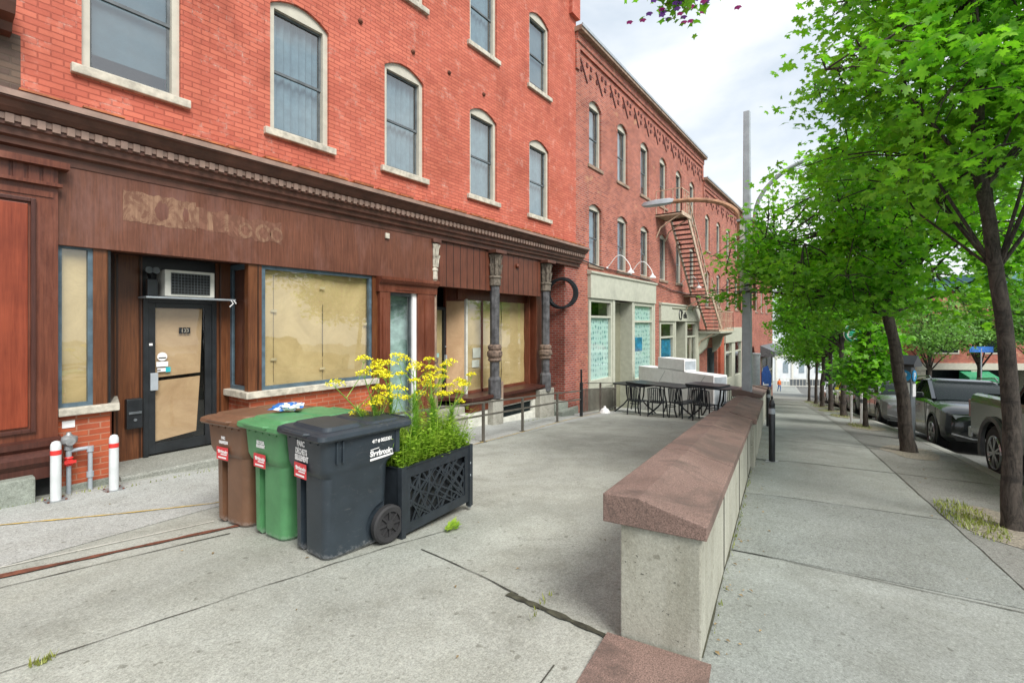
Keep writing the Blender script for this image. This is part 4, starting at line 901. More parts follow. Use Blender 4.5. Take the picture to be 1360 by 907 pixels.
mb = MB(); mb.quad((21.05, .03, -.8), (22.8, .03, -.8), (22.8, .03, 1.75), (21.05, .03, 1.75)); O('pane', mb, M['glass'], W, fix=False)
mb = MB(); mb.box(21.1, 22.7, .05, .055, -.1, 1.0); O('poster', mb, M['blueposter'], W)
mb = MB(); mb.box(22.9, 23.1, -.08, .5, -3, 1.82); mb.box(24.6, 24.85, -.08, .5, -3, 1.82); mb.box(26.6, 27.1, -.08, .1, -3, 1.82); O('shop_pilaster', mb, M['olive'], B2, bevel=.01)
mb = MB(); mb.box(23.1, 24.6, .40, .45, -3, 1.82); O('door', mb, M['olived'], B2)
mb = MB(); frame_rect(mb, 24.85, 26.6, -1.1, 1.82, .13, -.05, .10); mb.box(25.0, 26.5, -.04, .08, 1.0, 1.08); mb.box(25.7, 25.76, -.04, .08, -1, 1.0); mb.box(24.85, 26.6, -.05, .3, -3, -1.1); W = O('shop_window', mb, M['olive'], B2)
mb = MB(); mb.quad((24.95, .03, -1), (26.5, .03, -1), (26.5, .03, 1.75), (24.95, .03, 1.75)); O('pane', mb, M['glass'], W, fix=False)
mb = MB(); mb.box(25.0, 25.7, .2, .25, .2, 1.0); O('poster', mb, plain('orange_poster', (.5, .2, .05), var=.5), W)

# ================================================================== building 3
B3 = thing('brick_building', 'long red brick building further down the hill behind the lamp pole and foliage', 'building', (U3, 0, -3), absolute=True)
U4 = 53.5
w3 = [(28.6 + 2.6 * k, 29.6 + 2.6 * k) for k in range(9)]
ops = []
for a, b in w3: ops.append((a, b, 5.9, 7.8, .2)); ops.append((a, b, 2.7, 4.6, .16))
ops += [(29.0, 31.3, -4, .3, 0), (33.2, 38.4, -5, .45, 0), (39.6, 41.4, -5.5, -.9, .9), (42.3, 44.1, -5.5, -1.0, .9)]
mb = MB(); wall(mb, U3 + .001, U4, -8, 9.6, ops); mb.quad((U4, 0, -8), (U4, 14, -8), (U4, 14, 9.6), (U4, 0, 9.6)); mb.quad((U3, 0, 9.6), (U4, 0, 9.6), (U4, 12, 9.6), (U3, 12, 9.6)); O('wall', mb, M['brick2'], B3, fix=False)
for a, b in w3: arch_window(B3, a, b, 5.9, 7.8, .2, M['trim'], M['stone2'], yrec=.08, fw=.07, proj=.05); arch_window(B3, a, b, 2.7, 4.6, .16, M['trim'], M['stone2'], yrec=.08, fw=.07, proj=.05)
frieze(B3, U3 + .05, U4, 9.15, 1.3)
mb = MB(); mb.box(33.1, 38.5, -.12, .02, .45, 1.45); mb.box(33.1, 38.5, -.05, .3, -6, -1.9)
mb.box(33.2, 33.4, -.05, .1, -1.9, .45); mb.box(35.2, 36.2, -.05, .4, -1.9, .45); mb.box(38.2, 38.4, -.05, .1, -1.9, .45); mb.box(33.4, 38.2, -.04, .08, -.25, -.17); O('shopfront', mb, M['olive'], B3)
mb = MB(); mb.quad((33.3, .05, -1.9), (38.3, .05, -1.9), (38.3, .05, .45), (33.3, .05, .45)); O('pane', mb, M['glass'], B3, fix=False)
mb = MB(); mb.quad((29, 1.6, -6), (45, 1.6, -6), (45, 1.6, .5), (29, 1.6, .5)); O('shop_interior', mb, M['room'], B3, fix=False)
mb = MB(); mb.box(29.0, 31.3, .7, .75, -4, .3); O('door', mb, M['olived'], B3)
mb = MB(); mb.box(31.6, 32.5, -.14, 0, -5, .9); O('brick_pilaster', mb, brick('bright_brick', (.62, .13, .07), (.5, .1, .05), (.45, .2, .14), dark=.8), B3)
mb = MB(); mb.box(39.2, 44.5, -.1, 0, -1.2, -1.0); mb.box(39.2, 39.5, -.1, 0, -6, .0); mb.box(41.5, 42.2, -.1, 0, -6, .0); O('arch_trim', mb, M['stone2'], B3)
mb = MB(); mb.prism([(0, -.2), (-1.1, -.7), (-1.1, -1.15), (0, -1.15)], 'x', 46.5, 53.4); O('awning', mb, M['sash'], B3)
mb = MB(); mb.box(46.3, 53.6, -1.16, -1.11, -1.3, -1.1); O('awning_edge', mb, M['offwhite'], B3)
mb = MB(); frame_rect(mb, 47, 53, -4.2, -1.3, .15, -.08, .05); mb.box(49.9, 50.05, -.06, .05, -4.2, -1.3); mb.box(47, 53, -.06, .04, -2.7, -2.6); O('shopfront', mb, M['olive'], B3)
mb = MB(); mb.quad((47, -.02, -4.2), (53, -.02, -4.2), (53, -.02, -1.3), (47, -.02, -1.3)); O('pane', mb, M['carglass'], B3, fix=False)

# fire escape (beige painted steel)
M['treadc'] = plain('tread_brown', (.07, .025, .02), .9)
M['fe'] = plain('fire_escape_paint', (.50, .38, .28), .6, .1, var=.3, sc=9)
FE = thing('fire_escape', 'beige steel fire escape stair bolted to the red brick wall', 'fire escape', (22, -.5, 1.4), absolute=True)
def rail(mb, pts, h=1.0, r_=.018, step=.35):
    for a, b in zip(pts, pts[1:]):
        a = Vector(a); b = Vector(b); mb.bar(a + Vector((0, 0, h)), b + Vector((0, 0, h)), .035, .035); mb.bar(a + Vector((0, 0, h * .5)), b + Vector((0, 0, h * .5)), .025, .025)
        n = max(1, int((b - a).length / step))
        for i in range(n + 1): q_ = a.lerp(b, i / n); mb.bar(q_, q_ + Vector((0, 0, h)), .025, .025, (1, 0, 0))
for (a, b, z) in ((20.5, 21.75, 6.42), (24.5, 25.7, 3.15), (26.9, 30.4, 1.38)):
    mb = MB(); mb.box(a, b, -1.12, -.0, z - .05, z); mb.box(a, b, -1.14, -1.10, z - .13, z + .03); mb.box(a, a + .05, -1.1, 0, z - .1, z); mb.box(b - .05, b, -1.1, 0, z - .1, z)
    for x in (a + .05, b - .05): mb.tube([(x, -1.05, z - .1), (x, -.6, z - .35), (x, -.2, z - .6), (x, -.02, z - 1.0)], .03, 6)
    O('landing', mb, M['fe'], FE)
mb = MB(); rail(mb, [(20.55, -.02, 6.42), (20.55, -1.1, 6.42), (21.6, -1.1, 6.42)]); O('guard_rail', mb, M['fe'], FE)
mb = MB(); rail(mb, [(27, -1.1, 1.38), (30.4, -1.1, 1.38), (30.4, 0, 1.38)]); O('guard_rail', mb, M['fe'], FE)
def flight(a, b, ya, yb, nst, nm='stair_flight'):
    mb = MB(); a = Vector(a); b = Vector(b)
    for y in (ya, yb):
        mb.bar((a.x, y, a.z), (b.x, y, b.z), .05, .2)
    mb2 = MB()
    for i in range(nst):
        q_ = a.lerp(b, (i + .5) / nst); mb2.box(q_.x - .12, q_.x + .12, ya, yb, q_.z - .02, q_.z + .02)
    f1 = O(nm, mb, M['fe'], FE); O('tread', mb2, M['treadc'], f1)
    mb3 = MB(); n = 6
    mb3.bar((a.x, ya, a.z + .9), (b.x, ya, b.z + .9), .05, .05); mb3.bar((a.x, ya, a.z + .45), (b.x, ya, b.z + .45), .03, .03)
    for i in range(n + 1): q_ = a.lerp(b, i / n); mb3.bar((q_.x, ya, q_.z), (q_.x, ya, q_.z + .9), .03, .03, (1, 0, 0))
    O('handrail', mb3, M['fe'], f1)
flight((21.55, 0, 6.38), (24.7, 0, 3.2), -1.08, -.32, 17); flight((25.6, 0, 3.1), (27.6, 0, 1.45), -1.08, -.32, 9)
mb = MB(); mb.prism([(0, 1.3), (-1.15, 1.3), (-1.0, 1.1), (-.55, .95), (-.4, .4), (-.15, .1), (0, 0)], 'x', 27.0, 27.35); mb.prism([(0, 1.3), (-1.15, 1.3), (-1.0, 1.1), (-.55, .95), (-.4, .4), (-.15, .1), (0, 0)], 'x', 30.2, 30.5); mb.box(26.9, 30.6, -1.2, 0, 1.2, 1.3)
O('porch_hood', mb, M['olive'], B3)

# ================================================================== low wall with red granite coping
LW = thing('low_wall', 'low concrete wall capped with sloping red granite slabs', 'wall', (2.4, -6.45, 0), absolute=True)
def wall_piece(u0, u1, off=0., conc='conc', cap='granite', joints=(), lift=0., wd=.40):
    """prism following the slope between u0 and u1; cap in slabs"""
    d = Vector((1, .131, 0)).normalized(); nrm = Vector((-d.y, d.x, 0))
    def at(u, s, h): # s = distance left of the right base line
        base = Vector((u, YW(u) + off, 0)) + nrm * s; base.z = P(u) + h; return base
    mb = MB(); a, b = u0 + .03, u1 - .0
    r1 = [at(a, 0, -.4), at(a, wd, -.4), at(a, wd, .592 + lift), at(a, 0, .592 + lift)]; r2 = [at(b, 0, -.5), at(b, wd, -.5), at(b, wd, .592 + lift), at(b, 0, .592 + lift)]
    mb.loft([r1, r2]); core = O('wall_core', mb, M[conc], LW, bevel=.008)
    us = [u0] + list(joints) + [u1]
    for q_ in joints:
        jm = MB(); jp = [(-.02, .60), (wd + .08, .60), (wd + .08, .733), (wd - .10, .738), (wd * .45, .703), (-.02, .653)]; jm.loft([[at(q_ - .009, s, h + lift) for s, h in jp], [at(q_ + .009, s, h + lift) for s, h in jp]]); O('mortar_joint', jm, M['joint'], LW)
    for p, q_ in zip(us, us[1:]):
        pr = [(-.03, .595), (wd + .09, .595), (wd + .09, .745), (wd - .10, .750), (wd * .45, .715), (-.03, .665)]
        mb = MB(); g = .010
        mb.loft([[at(p + g, s, h + lift) for s, h in pr], [at(q_ - g, s, h + lift) for s, h in pr]]); O('coping_slab', mb, M[cap], LW, bevel=.006)
wall_piece(2.42, 7.55, joints=(4.0, 5.75))
wall_piece(7.56, 11.75, off=-.05, joints=(9.6,), cap='granite')
wall_piece(11.76, 17.5, off=-.03, cap='granited', joints=(13.5, 15.5), lift=.12, wd=.5)
wall_piece(17.6, 30, off=-.1, cap='granite', joints=(20, 23, 26), lift=.15, wd=.5)
mb = MB()
for u in (3.6, 5.2, 6.8, 8.3): mb.box(u, u + .012, YW(u) - .004, YW(u) + .01, P(u), P(u) + .61)
O('form_joint', mb, M['joint'], LW)

# lamp pole standing in the wall
LP = thing('street_lamp', 'tall grey square lamp pole with two curved rusty arms', 'street lamp', (12.0, -5.15, -.6), absolute=True)
px_, py_ = 12.0, -5.15
mb = MB(); mb.loft([[(px_ + a * w_, py_ + b * w_, z) for a, b in ((-1, -1), (1, -1), (1, 1), (-1, 1))] for z, w_ in ((-.6, .10), (2.0, .09), (4.1, .08), (6.52, .065))]); O('pole', mb, M['grey'], LP, bevel=.015)
mb = MB()
for s in (-1, 1):
    mb.box(px_ - .06, px_ + .06, py_ + s * .155 - .02, py_ + s * .155 + .02, 2.0, 4.15)
O('side_channel', mb, M['rusty'], LP, bevel=.006)
mb = MB(); mb.box(px_ - .135, px_ - .10, py_ + .03, py_ + .13, 2.45, 3.98); mb.box(px_ - .135, px_ - .10, py_ - .13, py_ - .05, 2.45, 3.98); O('conduit_cover', mb, M['offwhite'], LP, bevel=.008)
mb = MB()
for z in (2.4, 4.02): mb.box(px_ - .15, px_ + .11, py_ - .19, py_ + .19, z, z + .05)
O('clamp', mb, M['galv'], LP)
for s, col in ((1, 'rusty'), (-1, 'grey')):
    pts = [(px_, py_ + s * .16, 2.9), (px_, py_ + s * .16, 4.1)]
    rise = 0.62 if s > 0 else 1.15
    for k in range(1, 10): t = k / 9; pts.append((px_, py_ + s * (.16 + 1.45 * (1 - math.cos(t * math.pi / 2))), 4.1 + rise * math.sin(t * math.pi / 2)))
    pts.append((px_, py_ + s * 1.8, 4.1 + rise + .03))
    mb = MB(); mb.tube(pts, .055 if s > 0 else .045, 8); O('arm', mb, M[col], LP, smooth=True)
    zz = 4.1 + rise + .03
    rg = []
    for t, w1, h1 in ((-.1, .05, .05), (.02, .10, .09), (.35, .15, .10), (.64, .13, .08), (.72, .05, .03)):
        rg.append([(px_ + w1 * c_, py_ + s * (1.75 + t), zz + h1 * s_ - .01) for c_, s_ in ((-1, -.5), (-.8, .6), (0, 1), (.8, .6), (1, -.5), (0, -.8))])
    mb = MB(); mb.loft(rg); O('lamp_head', mb, M['grey'], LP, smooth=True)

# slim black path bollards with a knob
def path_bollard(x, y, label, h=.92):
    t = thing('path_bollard', label, 'bollard', (x, y, G(x, y)), group='black path bollards beside the low wall')
    mb = MB(); mb.lathe((0, 0, 0), [(.045, 0), (.045, h - .1), (.038, h - .09), (.045, h - .05), (.03, h), (.012, h + .03), (.02, h + .06), (.008, h + .08)], 12); O('post', mb, M['black'], t, smooth=True, local=True)
    mb = MB(); mb.lathe((0, 0, 0), [(.0465, h - .19), (.0465, h - .11)], 12, cap=False); O('reflective_band', mb, M['grey'], t, local=True)
    mb = MB(); mb.box(-.08, .08, -.08, .08, 0, .012); O('base_plate', mb, M['galv'], t, local=True)
path_bollard(8.25, -6.17, 'slim black bollard nearest the low wall with a pale band'); path_bollard(13.6, -5.35, 'second slim black bollard, farther down beside the darker coping')

# railings on the terrace edge
def YF(u): return -1.56 + .158 * (u - 6.95)
GR = thing('guard_railing', 'plain two rail steel handrail along the yellow line', 'railing', (5.3, YF(5.3), -.45), absolute=True)
M['railm'] = plain('railing_brown_grey', (.15, .14, .12), .5, .4, var=.2)
us = [3.6, 5.3, 6.95, 8.6, 10.6, 12.36]
for u in us[:-1]:
    z = G(u, YF(u)); mb = MB(); mb.box(u - .022, u + .022, YF(u) - .022, YF(u) + .022, z, z + .74); mb.box(u - .05, u + .05, YF(u) - .05, YF(u) + .05, z, z + .014); O('post', mb, M['railm'], GR)
mb = MB()
for h in (.74, .50):
    for a, b in zip(us, us[1:]): mb.bar((a, YF(a), G(a, YF(a)) + h), (b, YF(b), G(b, YF(b)) + h), .04, .03)
O('rail', mb, M['railm'], GR)
PF = thing('picket_railing', 'dark steel picket railing with a tall end post before the patterned windows', 'railing', (12.44, YF(12.44), -1), absolute=True)
u = 12.44; z = G(u, YF(u)); mb = MB(); mb.box(u - .035, u + .035, YF(u) - .035, YF(u) + .035, z, z + .98); mb.box(u - .02, u + .02, YF(u) - .02, YF(u) + .02, z + .98, z + 1.36); O('end_post', mb, M['black'], PF)
for u in (14.3, 16.1):
    z = G(u, YF(u)); mb = MB(); mb.box(u - .025, u + .025, YF(u) - .025, YF(u) + .025, z, z + .98); O('post', mb, M['railm'], PF)
mb = MB()
for h in (.96, .78, .12):
    for a, b in ((12.44, 14.3), (14.3, 16.1)): mb.bar((a, YF(a), G(a, YF(a)) + h), (b, YF(b), G(b, YF(b)) + h), .035, .025)
O('rail', mb, M['railm'], PF)
mb = MB(); u = 12.56
while u < 16.05:
    z = G(u, YF(u)); mb.box(u - .011, u + .011, YF(u) - .011, YF(u) + .011, z + .12, z + .78); u += .125
O('pickets', mb, M['railm'], PF)

# ================================================================== wheelie bins
def rrect(lx0, lx1, hy, z, r_=.07, n=5):
    pts = []
    for cx, cy, a0 in ((lx1 - r_, hy - r_, 0), (lx0 + r_, hy - r_, 90), (lx0 + r_, -hy + r_, 180), (lx1 - r_, -hy + r_, 270)):
        for k in range(n + 1): a = R(a0 + 90 * k / n); pts.append((cx + r_ * math.cos(a), cy + r_ * math.sin(a), z))
    return pts
def make_bin(kind, label, loc, rz, front_lines, number=None):
    """x runs from the front (0) to the wheels; the front faces -x"""
    t = thing('wheelie_bin', label, 'wheelie bin', loc, rz)
    mt = M['bincol'][kind]
    mb = MB(); mb.loft([rrect(.07, .56, .21, .012), rrect(.05, .58, .23, .04), rrect(.045, .61, .245, .62, .08), rrect(.015, .62, .262, .66, .08), rrect(.01, .66, .275, .70, .06), rrect(.0, .71, .285, .90, .05), rrect(-.012, .72, .295, .905, .05), rrect(-.012, .72, .295, .93, .05)])
    o = O('body', mb, mt, t, smooth=False, local=True)
    cut = MB(); cut.prism([(-.1, .0), (-.1, .60), (.105, .56), (.10, .0)], 'y', .035, .12)
    cut2 = MB(); cut2.prism([(-.1, .0), (-.1, .60), (.105, .56), (.10, .0)], 'y', -.0, -.001)
    cut3 = MB(); cut3.lathe((.57, 0, .15), [(.185, -.4), (.185, -.205)], 24, 'y'); cut4 = MB(); cut4.lathe((.57, 0, .15), [(.185, .205), (.185, .4)], 24, 'y')
    boolean(o, [cut, cut3, cut4])
    for p in o.data.polygons: p.use_smooth = True
    o.data.set_sharp_from_angle(angle=R(32))
    # ribs under the rim
    mb = MB()
    for y in (-.2, -.1, 0, .1, .2): mb.box(-.010, .01, y - .012, y + .012, .885, .905)
    for x in (.10, .15): mb.box(x - .006, x + .006, -.30, -.28, .74, .90)
    mb.box(.63, .67, -.29, .29, .72, .90)
    O('rim_rib', mb, mt, t, local=True)
    # lid: crowned plate with overhanging skirt, raised panel and handle
    mb = MB(); mb.loft([rrect(-.045, .775, .325, .915, .05), rrect(-.055, .785, .335, .93, .05), rrect(-.05, .78, .33, .96, .05), rrect(-.02, .755, .30, .975, .05)])
    lid = O('lid', mb, mt, t, local=True)
    for v in lid.data.vertices:
        if v.co.x > .4 and v.co.z < .96: v.co.z += .0
    mb = MB(); mb.loft([rrect(.03, .36, .25, .974, .05), rrect(.05, .34, .23, 1.0, .05)]); mb.loft([rrect(.40, .72, .26, .974, .05), rrect(.43, .70, .24, .99, .05)]); O('raised_panel', mb, mt, lid, local=True)
    mb = MB(); mb.tube([(-.03, -.16, .955), (-.075, -.15, .965), (-.085, 0, .968), (-.075, .15, .965), (-.03, .16, .955)], .012, 6); mb.tube([(.74, -.22, .95), (.83, -.2, .955), (.83, .2, .955), (.74, .22, .95)], .014, 6); O('handle', mb, mt, t, local=True)
    mb = MB(); mb.tube([(.57, -.28, .15), (.57, .28, .15)], .012, 8); O('axle', mb, M['galv'], t, local=True)
    for s in (-1, 1):
        mb = MB(); y = s * .268; prof = [(.10, -.03), (.135, -.032), (.15, -.02), (.15, .02), (.135, .032), (.10, .03)]
        mb.lathe((.57, y, .15), prof, 28, 'y', cap=False); mb.lathe((.57, y, .15), [(.10, -.03), (.10, .03)], 28, 'y', cap=False)
        wh = O('wheel', mb, M['rubber'], t, smooth=True, local=True)
        mb = MB(); mb.lathe((.57, y, .15), [(.102, -.012), (.102, .012)], 28, 'y'); mb.lathe((.57, y, .15), [(.035, -.035), (.035, .035)], 14, 'y')
        for k in range(8):
            a = k * math.pi / 4; mb.bar((.57 + .03 * math.cos(a), y - .02, .15 + .03 * math.sin(a)), (.57 + .1 * math.cos(a), y - .02, .15 + .1 * math.sin(a)), .014, .014, (0, 1, 0)); mb.bar((.57 + .03 * math.cos(a), y + .02, .15 + .03 * math.sin(a)), (.57 + .1 * math.cos(a), y + .02, .15 + .1 * math.sin(a)), .014, .014, (0, 1, 0))
        O('rim', mb, M['rubber'], wh, local=True)
    # sticker and stencilled words on the front
    mb = MB(); mb.box(-.004, .001, -.085, .085, .60, .715)
    sy = .03
    mb = MB(); mb.quad((.034, sy - .085, .60), (.034, sy + .085, .60), (-.0, sy + .085, .70), (-.0, sy - .085, .70))
    mb = MB(); 
    for a_, b_ in (((.012, .605), (.0005, .69)),): mb.add([(a_[0] - .004, sy - .085, a_[1]), (a_[0] - .004, sy + .085, a_[1]), (b_[0] + .003, sy + .085, b_[1] + .0), (b_[0] + .003, sy - .085, b_[1])], [(0, 1, 2, 3)])
    mb = MB(); mb.box(-.008, -.004, sy - .085, sy + .085, .605, .715); st = O('sticker', mb, M['redd'], t, local=True)
    rt = (R(90), 0, R(-90))
    text('sticker_lettering', 'Sherbrooke', .04, (-.0095, sy - .012, .665), rt, M['white'], st, ext=.0005, off=.0015, sx=.75)
    mb = MB(); mb.box(-.0095, -.008, sy - .07, sy + .02, .648, .657); mb.box(-.0095, -.008, sy - .06, sy + .06, .617, .630); mb.box(-.0095, -.008, sy + .02, sy + .07, .682, .687); O('sticker_print', mb, M['white'], st, local=True)
    z = .735
    for i, (txt, size, dz, sx) in enumerate(front_lines):
        xf = .0 + (.9 - (z + dz)) / .2 * .01 - .0045
        text('stencil_lettering', txt, size, (xf, sy, z + dz), rt, M['white'], t, ext=.0008, off=.0022, sx=sx)
    if number:
        text('stencil_lettering', number, .038, (.50, -.2885, .832), (R(90), 0, 0), M['white'], t, ext=.001, off=.0012, sx=.8)
        text('city_lettering', 'Sherbrooke', .062, (.50, -.2800, .727), (R(92.6), 0, 0), M['white'], t, ext=.001, off=.0022, sx=.72)
        mb = MB(); mb.add([(.39, -.2845, .712), (.39, -.2835, .694), (.50, -.2840, .700), (.61, -.2845, .708), (.61, -.2855, .722)], [(0, 1, 2, 3, 4)]); mb.add([(.39, -.2905, .785), (.39, -.2895, .778), (.47, -.2897, .785), (.47, -.2907, .792)], [(0, 1, 2, 3)]); O('city_emblem', mb, M['white'], t, local=True, fix=False)
    # scuffs at the foot
    return t
bz = lambda x, y: G(x, y) + .003
make_bin('black', 'black wheelie bin with white stencilled words, right before the planter', (1.99, -3.91, bz(2.3, -3.9)), R(-2), [('SEULEMENT', .058, -.005, .62), ('DÉCHETS', .058, .047, .68), ('PARC', .056, .108, .78)], '419 # 0023301')
make_bin('green', 'green wheelie bin between the brown one and the black one', (1.99, -3.30, bz(2.2, -3.2)), R(3), [('SEULEMENT', .034, .03, .7), ('RECYCLER', .034, .062, .7)])
make_bin('brown', 'brown wheelie bin nearest the doorstep', (1.95, -2.72, bz(2.2, -2.7)), R(7), [('ORGANIQUES', .034, .01, .62), ('PARC', .034, .05, .7)])
# crumpled bag on the green lid
bm_ = bmesh.new(); bmesh.ops.create_icosphere(bm_, subdivisions=3, radius=1)
mb = MB()
for v in bm_.verts:
    n_ = mnoise.noise(v.co * 2.2) * .5 + mnoise.noise(v.co * 5) * .25; q_ = v.co * (1 + n_); mb.v.append((2.33 + q_.x * .13, -3.10 + q_.y * .10, .92 + .032 + max(-.03, q_.z * .035)))
for f_ in bm_.faces: mb.f.append(tuple(v.index for v in f_.verts))
bm_.free()
m = N('printed_bag'); c = m.mix(m.ramp(m.noise(14, 3, .5), [(.48, 0.), (.52, 1.)]), (.03, .16, .50), (.70, .74, .78)); M['bag'] = m.fin(c, .3)
tag(O('plastic_bag', mb, M['bag'], smooth=True), 'crumpled blue and white plastic bag lying on the green bin lid', 'plastic bag')

# ================================================================== planter with dill in flower
PL = thing('planter', 'dark steel planter box with a cut branch pattern on its front', 'planter', (2.66, -4.24, G(3, -4.2)), R(4.5))
LX, DY, HZ = .98, .42, .60
mb = MB()
for x in (0, LX - .05):
    for y in (0, DY - .05): mb.box(x, x + .05, y, y + .05, .0, HZ)
O('leg', mb, M['planter'], PL, local=True, bevel=.003)
mb = MB(); mb.box(.05, LX - .05, .012, .024, HZ - .09, HZ - .001); mb.box(.05, LX - .05, .012, .024, .05, .13); mb.box(.05, .11, .012, .024, .13, HZ - .09); mb.box(LX - .11, LX - .05, .012, .024, .13, HZ - .09)
rr = random.Random(11)
x0, x1, z0, z1 = .11, LX - .11, .13, HZ - .09
for k in range(30):
    xx = x0 - .1 + (k + rr.random()) / 30 * (x1 - x0 + .2); lean = (1 if k % 2 else -1) * rr.uniform(.5, 1.7); pts = []
    for i in range(7):
        t = i / 6; z = lerp(z0, z1, t); x = xx + lean * (t - .5) * .35 + .09 * math.sin(t * 2.4 + k)
        pts.append((min(max(x, x0), x1), z))
    for (a, b) in zip(pts, pts[1:]):
        if abs(a[0] - b[0]) < 1e-5: continue
        wv_ = .007 + .004 * (k % 3)
        mb.bar((a[0], .018 + .0007 * (k % 7), a[1]), (b[0], .018 + .0007 * (k % 7), b[1]), .010, wv_, (0, 1, 0)) if False else mb.add([(a[0] - wv_, .012 + .0004 * k, a[1]), (a[0] + wv_, .012 + .0004 * k, a[1]), (b[0] + wv_, .012 + .0004 * k, b[1]), (b[0] - wv_, .012 + .0004 * k, b[1]), (a[0] - wv_, .022 + .0004 * k, a[1]), (a[0] + wv_, .022 + .0004 * k, a[1]), (b[0] + wv_, .022 + .0004 * k, b[1]), (b[0] - wv_, .022 + .0004 * k, b[1])], [(0, 1, 2, 3), (4, 7, 6, 5), (0, 3, 7, 4), (1, 5, 6, 2)])
O('front_panel', mb, M['planter'], PL, local=True)
mb = MB(); mb.box(.03, LX - .03, .06, DY - .02, .06, HZ - .08); O('liner', mb, M['black'], PL, local=True)
mb = MB(); mb.box(.012, .024, .05, DY - .05, .05, HZ); mb.box(LX - .024, LX - .012, .05, DY - .05, .05, HZ); mb.box(.05, LX - .05, DY - .024, DY - .012, .05, HZ); O('side_panel', mb, M['planter'], PL, local=True)
mb = MB(); mb.box(.0, LX, .0, .03, HZ, HZ + .006); mb.box(0, LX, DY - .03, DY, HZ, HZ + .006); mb.box(0, .03, .03, DY - .03, HZ, HZ + .006); mb.box(LX - .03, LX, .03, DY - .03, HZ, HZ + .006); O('rim', mb, M['planter'], PL, local=True)
mb = MB(); mb.box(.03, LX - .03, .03, DY - .03, HZ - .075, HZ - .03); O('soil', mb, M['soil'], PL, local=True)
mb = MB(); 
for z in (.3, .42): mb.box(LX - .045, LX - .035, -.004, .001, z, z + .018)
O('latch', mb, M['grey'], PL, local=True)
for k, (x, y) in enumerate(((.02, .02), (LX - .03, .02))): 
    mb = MB(); mb.lathe((x, y, -.012), [(.02, 0), (.02, .02)], 8); O('foot', mb, M['sash'], PL, local=True)
PM = Matrix.Translation(Vector((2.66, -4.24, G(3, -4.2)))) @ Matrix.Rotation(R(4.5), 4, 'Z')
def pw(x, y, z): return PM @ Vector((x, y, z))
def dill(x, y, h, label, seed):
    r_ = random.Random(seed); base = pw(max(x, .05), y, HZ - .04); t = thing('flowering_dill', label, 'plant', base)
    st = MB(); fl = MB(); lf = MB()
    lean = Vector((r_.uniform(-.10, .10) + (min(0, x - .12)) * 1.6, r_.uniform(-.1, .1), 0)); tips = []
    def stemtube(pts, r0, r1): st.tube(pts, [lerp(r0, r1, i / (len(pts) - 1)) for i in range(len(pts))], 5)
    main = [Vector((0, 0, 0)) + lean * t_ * t_ + Vector((0, 0, h * t_)) for t_ in (0, .25, .5, .75, 1)]
    stemtube(main, .008, .004); tips.append(main[-1])
    for k in range(r_.randint(4, 6)):
        t_ = r_.uniform(.42, .9); p0 = Vector((0, 0, h * t_)) + lean * t_ * t_; a = r_.uniform(0, 6.28); L_ = r_.uniform(.1, .24)
        p1 = p0 + Vector((math.cos(a) * L_ * .6, math.sin(a) * L_ * .6, L_ * .6)); p2 = p0 + Vector((math.cos(a) * L_ * .8, math.sin(a) * L_ * .8, L_ * 1.1)); stemtube([p0, p1, p2], .004, .0025); tips.append(p2)
    for tp in tips:
        R_ = r_.uniform(.045, .085); n = 20
        for k in range(n):
            a = k * 2.4; rr_ = R_ * math.sqrt((k + .5) / n); q_ = tp + Vector((rr_ * math.cos(a), rr_ * math.sin(a), .055 - rr_ * rr_ * 6 + r_.uniform(-.008, .008)))
            st.add([tp, tp + Vector((.002, 0, 0)), q_], [(0, 1, 2)])
            for j in range(9):
                b = r_.uniform(0, 6.28); e_ = r_.uniform(0, .016); c0 = q_ + Vector((e_ * math.cos(b), e_ * math.sin(b), r_.uniform(-.006, .010))); s_ = r_.uniform(.005, .009)
                tl = Vector((r_.uniform(-1, 1), r_.uniform(-1, 1), r_.uniform(-.4, .8))) * s_; tm = Vector((tl.y, -tl.x, r_.uniform(-s_, s_)))
                fl.add([c0 - tl, c0 + tm, c0 + tl, c0 - tm], [(0, 1, 2, 3)])
    for k in range(700):
        t_ = r_.uniform(.0, .72); p0 = Vector((0, 0, h * t_)) + lean * t_ * t_; a = r_.uniform(0, 6.28); L_ = r_.uniform(.07, .2) * (1.2 - t_)
        d = Vector((math.cos(a), math.sin(a), r_.uniform(.2, 1.6))).normalized(); sd_ = Vector((-d.y, d.x, 0)) * .0024; e_ = p0 + d * L_; mid = p0 + d * L_ * .5 + Vector((0, 0, .012))
        lf.add([p0 - sd_, p0 + sd_, mid + sd_, mid - sd_, e_], [(0, 1, 2, 3), (3, 2, 4)])
    O('stem', st, M['stem'], t, local=True, fix=False); O('umbel', fl, M['yellow'], t, local=True, fix=False); O('foliage', lf, M['stem'], t, local=True, fix=False)
places = [(-.16, .34, .74, 'leftmost dill plant, its flower heads above the black bin lid'), (.04, .30, .80, 'dill plant just right of the black bin lid, low umbels'), (.22, .34, .86, 'tallest yellow dill above the planter'), (.36, .20, .80, 'yellow dill plant left of the middle of the planter'), (.50, .30, .82, 'tall dill with clustered yellow umbels at the middle of the planter'), (.62, .2, .72, 'yellow dill plant right of the middle of the planter'), (.76, .28, .62, 'short dill with small flower heads near the right end of the planter'), (.90, .25, .52, 'smallest dill at the right corner of the planter')]
for i, (x, y, h, lb) in enumerate(places): dill(x, y, h, lb, 30 + i)
